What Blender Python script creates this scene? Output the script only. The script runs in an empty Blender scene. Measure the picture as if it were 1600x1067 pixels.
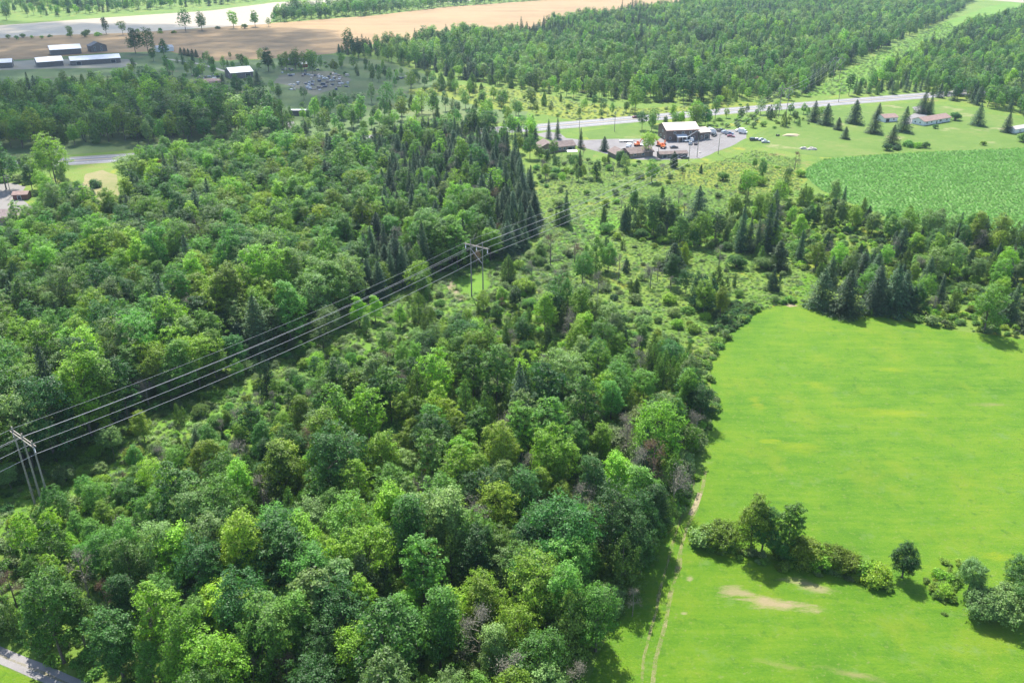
import bpy, math, random
import numpy as np
from mathutils import Vector, Matrix, noise
from mathutils.geometry import tessellate_polygon
random.seed(7); rng = np.random.default_rng(7)
sc = bpy.context.scene
COL = sc.collection
R = math.radians

# ------------------------------------------------------------------ camera, sky, sun, exposure
F_PX, PITCH, CAM_H, PCX, PCY = 1320.0, R(26), 110.0, 800.0, 533.5
cd = bpy.data.cameras.new('camera'); cam = bpy.data.objects.new('camera', cd); COL.objects.link(cam)
cam.location = (0, 0, CAM_H); cam.rotation_euler = (math.pi/2 - PITCH, 0, 0)
cd.sensor_width = 36; cd.lens = 36*F_PX/1600; cd.clip_end = 20000; cd.clip_start = 1
sc.camera = cam
SUN_AZ, SUN_EL = R(-13), R(55)          # azimuth clockwise from +Y
sun_dir = Vector((math.sin(SUN_AZ)*math.cos(SUN_EL), math.cos(SUN_AZ)*math.cos(SUN_EL), math.sin(SUN_EL)))
w = bpy.data.worlds.new('World'); sc.world = w; w.use_nodes = True
nt = w.node_tree; sky = nt.nodes.new('ShaderNodeTexSky'); sky.sky_type = 'NISHITA'; sky.sun_disc = False
sky.sun_elevation = SUN_EL; sky.sun_rotation = SUN_AZ; sky.altitude = 100
nt.links.new(sky.outputs[0], nt.nodes['Background'].inputs[0]); nt.nodes['Background'].inputs[1].default_value = 0.13
sd = bpy.data.lights.new('sun', 'SUN'); sd.energy = 4.6; sd.angle = R(0.53); sd.color = (1.0, 0.96, 0.88)
so = bpy.data.objects.new('sun', sd); COL.objects.link(so); so.rotation_euler = sun_dir.to_track_quat('Z', 'Y').to_euler()
so.location = (0, 0, 300)
sc.view_settings.view_transform = 'Standard'; sc.view_settings.look = 'None'
sc.view_settings.gamma = 1; sc.view_settings.exposure = 1.26
try: sc.view_settings.use_curve_mapping = False
except Exception: pass
sc.render.engine = 'CYCLES'
sc.cycles.max_bounces = 6; sc.cycles.diffuse_bounces = 3; sc.cycles.glossy_bounces = 2
sc.cycles.transmission_bounces = 4; sc.cycles.transparent_max_bounces = 24; sc.cycles.volume_bounces = 0; sc.cycles.volume_max_steps = 64

# ------------------------------------------------------------------ helpers
def at(px, py, z=0.0):
    u = (px-PCX)/F_PX; v = -(py-PCY)/F_PX
    dy = math.cos(PITCH)+v*math.sin(PITCH); dz = -math.sin(PITCH)+v*math.cos(PITCH)
    t = (z-CAM_H)/dz
    return Vector((u*t, dy*t, z))
def proj(x, y, z):
    Y = y*math.cos(PITCH)-(z-CAM_H)*math.sin(PITCH)
    if Y < 1: return (-9999, -9999)
    V = y*math.sin(PITCH)+(z-CAM_H)*math.cos(PITCH)
    return (PCX+F_PX*x/Y, PCY-F_PX*V/Y)
def tag(o, label=None, cat=None, group=None, kind=None):
    if label: o['label'] = label
    if cat: o['category'] = cat
    if group: o['group'] = group
    if kind: o['kind'] = kind
    return o
def empty(name, loc, rz=0.0, scale=1.0):
    o = bpy.data.objects.new(name, None); COL.objects.link(o)
    o.location = loc; o.rotation_euler = (0, 0, rz); o.scale = (scale,)*3; o.empty_display_size = .5
    return o
def link(name, me, parent=None, mat=None):
    o = bpy.data.objects.new(name, me); COL.objects.link(o)
    if parent: o.parent = parent
    if mat and not me.materials: me.materials.append(mat)
    return o

class MB:
    """collects boxes, prisms and tubes into one mesh"""
    def __init__(s): s.v = []; s.f = []
    def add(s, vs, fs):
        n = len(s.v); s.v += [tuple(v) for v in vs]; s.f += [tuple(i+n for i in f) for f in fs]; return s
    def box(s, x0, x1, y0, y1, z0, z1, M=None):
        vs = [Vector(p) for p in ((x0,y0,z0),(x1,y0,z0),(x1,y1,z0),(x0,y1,z0),(x0,y0,z1),(x1,y0,z1),(x1,y1,z1),(x0,y1,z1))]
        if M: vs = [M @ v for v in vs]
        return s.add(vs, [(0,3,2,1),(4,5,6,7),(0,1,5,4),(1,2,6,5),(2,3,7,6),(3,0,4,7)])
    def prism(s, prof, x0, x1, axis='x'):
        n = len(prof)
        if axis == 'x': vs = [(x0,a,b) for a,b in prof]+[(x1,a,b) for a,b in prof]
        else: vs = [(a,x0,b) for a,b in prof]+[(a,x1,b) for a,b in prof]
        fs = [tuple(range(n))[::-1], tuple(range(n, 2*n))]+[(i,(i+1)%n,(i+1)%n+n,i+n) for i in range(n)]
        return s.add(vs, fs)
    def tube(s, pts, r, n=6):
        pts = [Vector(p) for p in pts]; rr = r if isinstance(r, (list, tuple)) else [r]*len(pts)
        vs = []; fs = []
        for i, p in enumerate(pts):
            d = (pts[min(i+1, len(pts)-1)]-pts[max(i-1, 0)]).normalized()
            a = d.orthogonal().normalized(); b = d.cross(a)
            for k in range(n):
                t = 2*math.pi*k/n; vs.append(p+(a*math.cos(t)+b*math.sin(t))*rr[i])
        for i in range(len(pts)-1):
            for k in range(n):
                fs.append((i*n+k, i*n+(k+1)%n, (i+1)*n+(k+1)%n, (i+1)*n+k))
        fs.append(tuple(range(n))[::-1]); fs.append(tuple(range(len(vs)-n, len(vs))))
        return s.add(vs, fs)
    def mesh(s, name, mat=None):
        me = bpy.data.meshes.new(name); me.from_pydata(s.v, [], s.f); me.update()
        if mat: me.materials.append(mat)
        return me
    def build(s, name, mat, parent=None): return link(name, s.mesh(name, mat), parent)

# ------------------------------------------------------------------ materials
def new_mat(name):
    m = bpy.data.materials.new(name); m.use_nodes = True
    n = m.node_tree; b = n.nodes['Principled BSDF']; return m, n, b
def simple(name, col, rough=.7, metal=0.0, var=.12, scale=2.0, bump=0.0):
    m, n, b = new_mat(name)
    b.inputs['Roughness'].default_value = rough; b.inputs['Metallic'].default_value = metal
    geo = n.nodes.new('ShaderNodeNewGeometry')
    t = n.nodes.new('ShaderNodeTexNoise'); t.inputs['Scale'].default_value = scale; t.inputs['Detail'].default_value = 6
    n.links.new(geo.outputs['Position'], t.inputs['Vector'])
    r = n.nodes.new('ShaderNodeMapRange'); r.inputs[1].default_value = .3; r.inputs[2].default_value = .7
    r.inputs[3].default_value = 1-var*2; r.inputs[4].default_value = 1+var
    n.links.new(t.outputs[0], r.inputs[0])
    x = n.nodes.new('ShaderNodeMix'); x.data_type = 'RGBA'; x.blend_type = 'MULTIPLY'; x.inputs[0].default_value = 1
    x.inputs[6].default_value = (*col, 1); n.links.new(r.outputs[0], x.inputs[7]); n.links.new(x.outputs[2], b.inputs['Base Color'])
    if bump:
        bp = n.nodes.new('ShaderNodeBump'); bp.inputs['Strength'].default_value = bump; bp.inputs['Distance'].default_value = .1
        n.links.new(t.outputs[0], bp.inputs['Height']); n.links.new(bp.outputs[0], b.inputs['Normal'])
    return m
def leaf_mat(name, col, yel=(0.12,0.20,0.02), trans=.42, rough=.5, hue=.014, spec=.25):
    m, n, b = new_mat(name)
    L = n.links.new
    oi = n.nodes.new('ShaderNodeObjectInfo'); at_ = n.nodes.new('ShaderNodeAttribute'); at_.attribute_name = 'rnd'
    base = n.nodes.new('ShaderNodeMix'); base.data_type = 'RGBA'; base.inputs[6].default_value = (*col, 1); base.inputs[7].default_value = (*yel, 1)
    pw = n.nodes.new('ShaderNodeMath'); pw.operation = 'POWER'; pw.inputs[1].default_value = 2.5; L(oi.outputs['Random'], pw.inputs[0])
    sc_ = n.nodes.new('ShaderNodeMath'); sc_.operation = 'MULTIPLY'; sc_.inputs[1].default_value = .55; L(pw.outputs[0], sc_.inputs[0])
    L(sc_.outputs[0], base.inputs[0])
    hs = n.nodes.new('ShaderNodeHueSaturation')
    fr = n.nodes.new('ShaderNodeMath'); fr.operation = 'MULTIPLY'; fr.inputs[1].default_value = 17.31; L(oi.outputs['Random'], fr.inputs[0])
    f2 = n.nodes.new('ShaderNodeMath'); f2.operation = 'FRACT'; L(fr.outputs[0], f2.inputs[0])
    mr = n.nodes.new('ShaderNodeMapRange'); mr.inputs[3].default_value = .5-hue; mr.inputs[4].default_value = .5+hue; L(f2.outputs[0], mr.inputs[0]); L(mr.outputs[0], hs.inputs['Hue'])
    mv = n.nodes.new('ShaderNodeMapRange'); mv.inputs[3].default_value = .45; mv.inputs[4].default_value = 1.65; L(at_.outputs['Fac'], mv.inputs[0])
    fr3 = n.nodes.new('ShaderNodeMath'); fr3.operation = 'MULTIPLY'; fr3.inputs[1].default_value = 41.7; L(oi.outputs['Random'], fr3.inputs[0])
    f4 = n.nodes.new('ShaderNodeMath'); f4.operation = 'FRACT'; L(fr3.outputs[0], f4.inputs[0])
    mv2 = n.nodes.new('ShaderNodeMapRange'); mv2.inputs[3].default_value = .72; mv2.inputs[4].default_value = 1.3; L(f4.outputs[0], mv2.inputs[0])
    mv2.inputs[3].default_value = .70; mv2.inputs[4].default_value = 1.42
    mm = n.nodes.new('ShaderNodeMath'); mm.operation = 'MULTIPLY'; L(mv.outputs[0], mm.inputs[0]); L(mv2.outputs[0], mm.inputs[1])
    L(mm.outputs[0], hs.inputs['Value']); L(base.outputs[2], hs.inputs['Color'])
    L(hs.outputs[0], b.inputs['Base Color']); b.inputs['Roughness'].default_value = rough
    b.inputs['Specular IOR Level'].default_value = spec
    tr = n.nodes.new('ShaderNodeBsdfTranslucent')
    tc = n.nodes.new('ShaderNodeMix'); tc.data_type = 'RGBA'; tc.blend_type = 'MULTIPLY'; tc.inputs[0].default_value = 1; tc.inputs[7].default_value = (1.5,1.6,.6,1)
    L(hs.outputs[0], tc.inputs[6]); L(tc.outputs[2], tr.inputs[0])
    mx = n.nodes.new('ShaderNodeMixShader'); mx.inputs[0].default_value = trans
    L(b.outputs[0], mx.inputs[1]); L(tr.outputs[0], mx.inputs[2]); L(mx.outputs[0], n.nodes['Material Output'].inputs[0])
    return m
def ground_mat(name, stops, big=.02, mid=.12, fine=1.2, bump=.5, stretch=(1,1), ang=0.0, spots=None, rough=.9, streak=0.0, weights=(.5,.3,.2), patches=(), streakscale=(.01,.6)):
    """colour ramp over a weighted sum of world-space noises (large, medium, fine); optional streaks, spots of another colour, patches"""
    m, n, b = new_mat(name); L = n.links.new; N = n.nodes.new
    geo = N('ShaderNodeNewGeometry'); mp = N('ShaderNodeMapping'); mp.vector_type = 'POINT'
    mp.inputs['Rotation'].default_value = (0,0,ang); mp.inputs['Scale'].default_value = (stretch[0], stretch[1], 1)
    L(geo.outputs['Position'], mp.inputs[0])
    def nz(s, d=5, src=mp, rgh=.6):
        t = N('ShaderNodeTexNoise'); t.inputs['Scale'].default_value = s; t.inputs['Detail'].default_value = d; t.inputs['Roughness'].default_value = rgh
        L(src.outputs[0], t.inputs['Vector']); return t.outputs[0]
    def mul(a, k):
        q = N('ShaderNodeMath'); q.operation = 'MULTIPLY'; L(a, q.inputs[0]); q.inputs[1].default_value = k; return q.outputs[0]
    def plus(a, c):
        q = N('ShaderNodeMath'); q.operation = 'ADD'; L(a, q.inputs[0]); L(c, q.inputs[1]); return q.outputs[0]
    f = nz(fine, 4, rgh=.8)
    s = plus(plus(mul(nz(big), weights[0]), mul(nz(mid), weights[1])), mul(f, weights[2]))
    if streak:
        mp2 = N('ShaderNodeMapping'); mp2.inputs['Rotation'].default_value = (0,0,ang); mp2.inputs['Scale'].default_value = (streakscale[0], streakscale[1], 1)
        L(geo.outputs['Position'], mp2.inputs[0])
        st = nz(1.0, 6, mp2, .75)
        off = N('ShaderNodeMath'); off.operation = 'SUBTRACT'; L(st, off.inputs[0]); off.inputs[1].default_value = .5
        s = plus(s, mul(off.outputs[0], streak))
    cr = N('ShaderNodeValToRGB'); L(s, cr.inputs[0]); e = cr.color_ramp.elements
    e[0].position = stops[0][0]; e[0].color = (*stops[0][1], 1); e[1].position = stops[-1][0]; e[1].color = (*stops[-1][1], 1)
    for p, c in stops[1:-1]: q = e.new(p); q.color = (*c, 1)
    out = cr.outputs[0]
    if spots:
        for (scale, lo, hi, col, seed) in spots:
            mp3 = N('ShaderNodeMapping'); mp3.inputs['Location'].default_value = (seed*13.7, seed*7.1, 0); L(mp.outputs[0], mp3.inputs[0])
            t = nz(scale, 7, mp3, .68); rr = N('ShaderNodeMapRange'); rr.inputs[1].default_value = lo; rr.inputs[2].default_value = hi; L(t, rr.inputs[0])
            x = N('ShaderNodeMix'); x.data_type = 'RGBA'; L(rr.outputs[0], x.inputs[0]); L(out, x.inputs[6]); x.inputs[7].default_value = (*col, 1); out = x.outputs[2]
    for (c, rx, ry, pa, col, amt, lo, hi) in patches:      # worn patches of bare soil or yellow weeds at their own place
        sb = N('ShaderNodeVectorMath'); sb.operation = 'SUBTRACT'; L(geo.outputs['Position'], sb.inputs[0]); sb.inputs[1].default_value = (c[0], c[1], 0)
        rt = N('ShaderNodeVectorRotate'); rt.rotation_type = 'Z_AXIS'; rt.inputs['Angle'].default_value = -pa; L(sb.outputs[0], rt.inputs[0])
        sv = N('ShaderNodeVectorMath'); sv.operation = 'MULTIPLY'; L(rt.outputs[0], sv.inputs[0]); sv.inputs[1].default_value = (1/rx, 1/ry, 0)
        ln = N('ShaderNodeVectorMath'); ln.operation = 'LENGTH'; L(sv.outputs[0], ln.inputs[0])
        t = N('ShaderNodeTexNoise'); t.inputs['Scale'].default_value = .35; t.inputs['Detail'].default_value = 7; t.inputs['Roughness'].default_value = .75
        mpq = N('ShaderNodeMapping'); mpq.inputs['Rotation'].default_value = (0,0,-pa); mpq.inputs['Scale'].default_value = (.35,1.3,1); L(geo.outputs['Position'], mpq.inputs[0]); L(mpq.outputs[0], t.inputs['Vector'])
        fall = N('ShaderNodeMapRange'); fall.inputs[1].default_value = 0; fall.inputs[2].default_value = 1; fall.inputs[3].default_value = .22; fall.inputs[4].default_value = -.26; L(ln.outputs['Value'], fall.inputs[0])
        sm = plus(t.outputs[0], fall.outputs[0])
        rr = N('ShaderNodeMapRange'); rr.inputs[1].default_value = lo; rr.inputs[2].default_value = hi; rr.inputs[4].default_value = amt; L(sm, rr.inputs[0])
        x = N('ShaderNodeMix'); x.data_type = 'RGBA'; L(rr.outputs[0], x.inputs[0]); L(out, x.inputs[6]); x.inputs[7].default_value = (*col, 1); out = x.outputs[2]
    L(out, b.inputs['Base Color']); b.inputs['Roughness'].default_value = rough; b.inputs['Specular IOR Level'].default_value = .2
    if bump:
        bp = N('ShaderNodeBump'); bp.inputs['Strength'].default_value = bump; bp.inputs['Distance'].default_value = .35
        L(f, bp.inputs['Height']); L(bp.outputs[0], b.inputs['Normal'])
    return m

M = {}
# foliage colour classes
M['mid']    = leaf_mat('leaf_mid_green',    (.084,.198,.030))
M['bright'] = leaf_mat('leaf_bright_green', (.148,.285,.022), (.20,.30,.02))
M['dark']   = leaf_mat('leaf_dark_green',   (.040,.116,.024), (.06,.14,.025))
M['silver'] = leaf_mat('leaf_silver_green', (.135,.220,.065), (.14,.21,.05))
M['olive']  = leaf_mat('leaf_olive_green',  (.145,.225,.018), (.16,.22,.02))
M['needle'] = leaf_mat('needle_dark',       (.036,.084,.030), (.06,.11,.03), trans=.15, rough=.6)
M['needle_blue'] = leaf_mat('needle_bluish', (.042,.088,.038), (.06,.11,.03), trans=.15, rough=.6)
M['cedar']  = leaf_mat('cedar_spray',       (.088,.160,.024), (.10,.16,.02), trans=.2, rough=.6)
M['willow'] = leaf_mat('willow_leaf',       (.140,.205,.075), (.16,.21,.06))
M['rust']   = leaf_mat('dry_leaf',          (.140,.085,.055), (.17,.13,.09), trans=.2)
M['weed']   = leaf_mat('weed_leaf',         (.125,.225,.030), (.21,.27,.02), trans=.35)
M['weed_dark'] = leaf_mat('weed_leaf_dark', (.05,.11,.025), (.11,.15,.02))
M['under']  = leaf_mat('understory_leaf',   (.085,.185,.028), (.13,.22,.02))
M['crop']   = leaf_mat('crop_leaf',         (.100,.225,.050), (.11,.235,.05), hue=.004, trans=.35, rough=.9, spec=0.0)
M['bark']   = simple('bark', (.12,.10,.08), .9, var=.25, scale=4, bump=.4)
M['bark_grey'] = simple('bark_grey', (.22,.205,.15), .9, var=.25, scale=4)
M['pole']   = simple('weathered_pole_wood', (.27,.24,.20), .85, var=.2, scale=3)
M['steel']  = simple('galvanised_steel', (.42,.43,.44), .6, .3, .05)
M['wire']   = simple('conductor_wire', (.34,.34,.35), .9, 0, .04)
M['insul']  = simple('insulator_glaze', (.5,.52,.54), .2, 0, .03)

# ------------------------------------------------------------------ ground sheets
def rough_poly(pts, step, amp, seed=0):
    out = []
    n = len(pts)
    for i in range(n):
        a, b = pts[i], pts[(i+1) % n]; L_ = (b-a).length; k = max(1, int(L_/step))
        d = (b-a).normalized(); nr = Vector((-d.y, d.x, 0))
        for j in range(k):
            p = a.lerp(b, j/k)
            q = noise.noise(Vector((p.x*.13, p.y*.13, seed)))*amp + noise.noise(Vector((p.x*.7, p.y*.7, seed+9)))*amp*.5
            out.append(p+nr*q)
    return out
def sheet(name, pxs, z, mat, step=6, amp=.8, label=None, kind='structure', world=False, seed=1):
    pts = [Vector((p[0], p[1], 0)) for p in pxs] if world else [at(*p) for p in pxs]
    pts = rough_poly(pts, step, amp, seed)
    tris = tessellate_polygon([pts])
    me = bpy.data.meshes.new(name); me.from_pydata([(p.x, p.y, z) for p in pts], [], [tuple(t) for t in tris]); me.update()
    for p in me.polygons:
        if p.normal.z < 0: p.flip()
    me.materials.append(mat); o = link(name, me); tag(o, label=label, kind=kind); return o
def strip(name, pts, width, z, mat, world=False, label=None, amp=0.0, seed=3, wvar=0.0):
    P = [Vector((p[0], p[1], 0)) for p in pts] if world else [at(*p) for p in pts]
    # resample
    Q = []
    for a, b in zip(P[:-1], P[1:]):
        k = max(1, int((b-a).length/4))
        for j in range(k): Q.append(a.lerp(b, j/k))
    Q.append(P[-1])
    vs = []
    for i, p in enumerate(Q):
        d = (Q[min(i+1, len(Q)-1)]-Q[max(i-1, 0)]).normalized(); nr = Vector((-d.y, d.x, 0))
        c = p+nr*noise.noise(Vector((i*.35, seed, 0)))*amp
        w1 = width/2*(1+wvar*noise.noise(Vector((i*.9, seed, 5)))); w2 = width/2*(1+wvar*noise.noise(Vector((i*.9, seed, 8))))
        vs += [(c+nr*w1).xy.to_3d()+Vector((0,0,z)), (c-nr*w2).xy.to_3d()+Vector((0,0,z))]
    fs = [(2*i, 2*i+1, 2*i+3, 2*i+2) for i in range(len(Q)-1)]
    me = bpy.data.meshes.new(name); me.from_pydata([tuple(v) for v in vs], [], fs); me.update()
    for p in me.polygons:
        if p.normal.z < 0: p.flip()
    me.materials.append(mat); o = link(name, me); tag(o, label=label, kind='structure'); return o

G_rough = ground_mat('rough_ground', [(.30,(.055,.11,.015)),(.45,(.09,.165,.02)),(.55,(.125,.19,.025)),(.68,(.17,.18,.04))], .02,.15,1.5,.9,
                     spots=[(.03,.60,.72,(.22,.15,.06),3),(.05,.58,.68,(.24,.24,.02),8)])
g = bpy.data.meshes.new('ground'); S = 9000
g.from_pydata([(-S,-2000,0),(S,-2000,0),(S,2*S,0),(-S,2*S,0)], [], [(0,1,2,3)]); g.materials.append(G_rough)
tag(link('ground', g), kind='structure')

def W(px, py): v = at(px, py); return (v.x, v.y)
hay_patches = [
  (W(1205,942), 13, 2.6, R(-12), (.27,.22,.12), .95, .40, .62),
  (W(1150,925), 5, 3.0, R(-12), (.25,.21,.11), .8, .42, .64),
  (W(1265,915), 8, 2.6, R(-22), (.25,.22,.11), .8, .42, .64),
  (W(1078,905), 1.6, 1.2, R(50), (.28,.24,.14), .6, .42, .62),
  (W(1069,958), 1.0, .6, R(10), (.30,.26,.15), .6, .4, .62),
  (W(1330,1052), 12, 2, R(-20), (.24,.20,.09), .6, .48, .74),
  (W(1225,1040), 9, 2, R(-15), (.24,.20,.09), .5, .48, .74),
  (W(1390,645), 20, 4, R(-4), (.19,.235,.006), .6, .38, .72),
  (W(1245,700), 12, 4, R(-4), (.19,.235,.006), .6, .38, .72),
  (W(1395,578), 8, 3, R(-4), (.19,.235,.006), .6, .38, .72),
  (W(1200,690), 6, 3, R(-4), (.18,.23,.006), .6, .48, .62),
  (W(1275,602), 5, 3, R(-4), (.19,.235,.006), .6, .38, .72),
  (W(1560,632), 14, 2.5, R(4), (.22,.18,.09), .45, .46, .74),
  (W(1180,628), 4, 8, R(4), (.18,.22,.010), .6, .48, .64),
  (W(1560,870), 9, 3, R(-4), (.18,.23,.006), .6, .5, .64),
]
G_hay = ground_mat('hay_stubble_grass', [(.30,(.040,.112,.004)),(.42,(.060,.150,.005)),(.50,(.084,.178,.006)),(.58,(.112,.195,.008)),(.70,(.165,.21,.02))],
                   .022,.13,2.2,.9, ang=R(14), streak=.40, streakscale=(.06,.42), patches=hay_patches, weights=(.42,.28,.30),
                   spots=[(.06,.53,.76,(.14,.20,.010),5),(.4,.55,.75,(.042,.115,.008),2),(1.1,.56,.72,(.15,.19,.05),9),(.16,.58,.72,(.11,.19,.04),14)])
hay_edge = [(880,1170),(915,1067),(940,1010),(970,950),(1005,890),(1036,845),(1085,790),(1097,745),(1105,690),(1112,640),(1110,590),(1118,550),(1140,520),(1180,488),(1215,477),
   (1290,484),(1400,500),(1500,517),(1620,534),(1800,560),(1950,600),(2100,1250),(1500,1400),(900,1400)]
sheet('hay_field', hay_edge, .02, G_hay, 5, 1.0)
G_crop = ground_mat('crop_soil_and_leaf', [(.3,(.085,.185,.04)),(.5,(.105,.21,.048)),(.7,(.13,.225,.055))], .02,.2,1.2,.8, streak=.35, ang=R(2), streakscale=(.02,.7))
crop_poly = [(1262,262),(1290,249),(1400,240),(1620,231),(1760,225),(1800,345),(1620,362),(1500,360),(1400,345),(1330,318),(1285,298),(1258,276)]
sheet('crop_field', crop_poly, .02, G_crop, 6, 1.2)
G_wheat = ground_mat('ripe_grain', [(.30,(.175,.112,.050)),(.46,(.245,.160,.074)),(.58,(.30,.198,.094)),(.7,(.22,.16,.06))], .006,.03,.5,.3, streak=.5, ang=R(-6), streakscale=(.0025,.06),
                     spots=[(.012,.66,.74,(.17,.19,.06),4)])
wheat_poly = [(-200,66),(0,57),(200,49),(300,46),(430,36),(580,25),(700,11),(830,2),(950,-9),(1120,-16),(1100,2),(1030,11),(900,28),(820,48),(700,58),(560,72),(520,84),(430,92),(330,96),(260,80),(150,84),(60,92),(-200,104)]
sheet('grain_field', wheat_poly, .02, G_wheat, 20, 3)
G_mow = ground_mat('mown_grass', [(.3,(.055,.115,.013)),(.5,(.09,.155,.02)),(.7,(.15,.17,.045))], .03,.2,1.2,.3, spots=[(.04,.58,.72,(.27,.24,.12),6)])
sheet('house_lawn', [(1190,205),(1290,172),(1440,160),(1470,165),(1500,170),(1620,190),(1760,215),(1620,230),(1400,239),(1290,247),(1240,240),(1190,228),(1165,218)], .02, G_mow, 6, 1)
sheet('roadside_lawn', [(912,206),(960,199),(1018,196),(1030,212),(1022,215),(960,217),(920,218)], .02, G_mow, 5, .5)
sheet('house_garden', [(830,214),(862,206),(880,215),(905,222),(930,236),(925,250),(850,250),(836,235)], .024, G_mow, 5, .6)
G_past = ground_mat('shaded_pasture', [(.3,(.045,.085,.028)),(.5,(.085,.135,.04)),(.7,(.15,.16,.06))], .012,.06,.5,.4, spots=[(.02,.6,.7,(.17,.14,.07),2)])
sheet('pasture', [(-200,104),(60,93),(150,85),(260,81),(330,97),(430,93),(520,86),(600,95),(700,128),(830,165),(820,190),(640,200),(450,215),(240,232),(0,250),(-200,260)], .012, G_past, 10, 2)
sheet('dry_clearing', [(128,290),(134,272),(160,266),(183,274),(186,300),(178,335),(140,338),(122,318)], .02, ground_mat('dry_grass', [(.3,(.10,.15,.03)),(.5,(.19,.18,.07)),(.7,(.26,.21,.11))], .05,.3,1.5,.3), 4, .8)
G_corr = ground_mat('corridor_grass', [(.3,(.065,.135,.013)),(.5,(.10,.20,.018)),(.7,(.16,.215,.035))], .03,.2,1.5,.7, spots=[(.05,.6,.7,(.24,.24,.05),3)])
corr = [(-60,800),(0,765),(130,690),(300,610),(450,540),(560,490),(690,438),(770,410),(838,385),(850,345),(900,335),(940,380),(900,430),(860,470),(800,500),(740,520),(600,560),(420,640),(240,740),(100,810),(-60,870)]
sheet('corridor_meadow', corr, .016, G_corr, 5, 1.2)
sheet('far_corridor_meadow', [(1262,150),(1320,112),(1400,72),(1480,34),(1540,12),(1600,-2),(1640,4),(1560,30),(1500,55),(1430,90),(1360,128),(1320,148)], .016, G_corr, 8, 2)
sheet('far_meadow', [(1080,70),(1280,63),(1300,70),(1090,78)], .018, G_corr, 8, 2)
sheet('fresh_grass', [(890,345),(960,335),(975,352),(930,372),(895,395),(872,405),(868,380)], .028, ground_mat('lush_grass', [(.3,(.07,.17,.01)),(.5,(.10,.23,.012)),(.7,(.15,.26,.03))], .05,.3,1.5,.6), 4, 1)
sheet('goldenrod_meadow', [(830,175),(760,170),(690,150),(640,148),(640,140),(720,133),(830,142),(900,160),(1000,170),(1160,160),(1240,160),(1240,166),(1100,176),(1000,181),(900,190)], .018,
      ground_mat('goldenrod_ground', [(.3,(.09,.145,.015)),(.5,(.15,.19,.018)),(.7,(.24,.23,.02))], .02,.1,.8,.6), 8, 2)
sheet('goldenrod_field', [(1010,258),(1130,252),(1255,262),(1262,282),(1240,300),(1180,306),(1080,290),(1000,282)], .018, ground_mat('goldenrod_ground_near', [(.3,(.08,.13,.02)),(.5,(.14,.18,.02)),(.7,(.24,.24,.025))], .03,.15,1.2,.6), 6, 1.5)
# water
m, n, b = new_mat('river_water'); b.inputs['Base Color'].default_value = (.28,.22,.14,1); b.inputs['Roughness'].default_value = .45; b.inputs['Specular IOR Level'].default_value = .12
t = n.nodes.new('ShaderNodeTexNoise'); t.inputs['Scale'].default_value = .12; t.inputs['Detail'].default_value = 8
geo = n.nodes.new('ShaderNodeNewGeometry'); n.links.new(geo.outputs['Position'], t.inputs['Vector'])
bp = n.nodes.new('ShaderNodeBump'); bp.inputs['Strength'].default_value = .35; bp.inputs['Distance'].default_value = .6
n.links.new(t.outputs[0], bp.inputs['Height']); n.links.new(bp.outputs[0], b.inputs['Normal']); M['water'] = m
sheet('river', [(-250,68),(0,60),(100,55),(200,52),(290,46),(420,38),(432,18),(530,6),(560,5),(700,4),(800,-3),(950,-14),(950,-22),(800,-10),(700,-4),(540,-1),(430,4),(330,17),(150,29),(0,40),(-250,46)], .03, M['water'], 25, 3)
sheet('river_bend', [(1480,-5),(1540,0),(1600,5),(1700,12),(1700,2),(1600,-4),(1500,-12)], .03, M['water'], 25, 3)
# gravel
G_gravel = ground_mat('pale_gravel', [(.3,(.13,.12,.118)),(.5,(.19,.178,.175)),(.7,(.25,.235,.23))], .03,.2,1.5,.3)
sheet('gravel_yard', [(836,210),(858,206),(876,209),(884,216),(912,219),(960,217.5),(1030,217),(1060,205),(1110,203),(1150,203),(1166,207),(1166,216),(1140,230),(1118,238),(1095,248),(1045,250),(1000,250),(962,245),(930,236),(900,228),(868,222)], .028, G_gravel, 4, .5)
sheet('gravel_drive', [(1425,168),(1440,165),(1452,178),(1440,188),(1420,195),(1408,193),(1420,182),(1432,176)], .028, G_gravel, 4, .4)
sheet('farm_yard', [(-60,98),(30,96),(60,93),(200,93),(215,100),(190,106),(60,108),(-60,112)], .03, simple('farm_yard_gravel', (.20,.19,.14), .9), 6, 1)
sheet('junk_yard', [(435,118),(480,112),(520,112),(550,125),(520,140),(490,150),(470,140),(430,130)], .03, simple('junk_yard_dirt', (.12,.12,.07), .9), 6, 1.5)
sheet('home_yard', [(-60,290),(20,286),(40,292),(30,310),(60,330),(40,370),(-60,380)], .03, simple('home_yard_gravel', (.18,.165,.15), .9), 4, .6)
strip('farm_track', [(255,92),(300,98),(330,105),(352,112)], 3.5, .034, simple('farm_track_gravel', (.3,.28,.25), .9), amp=1)
strip('sandy_track', [(452,190),(458,200),(470,212)], 5, .034, G_gravel)
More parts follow.
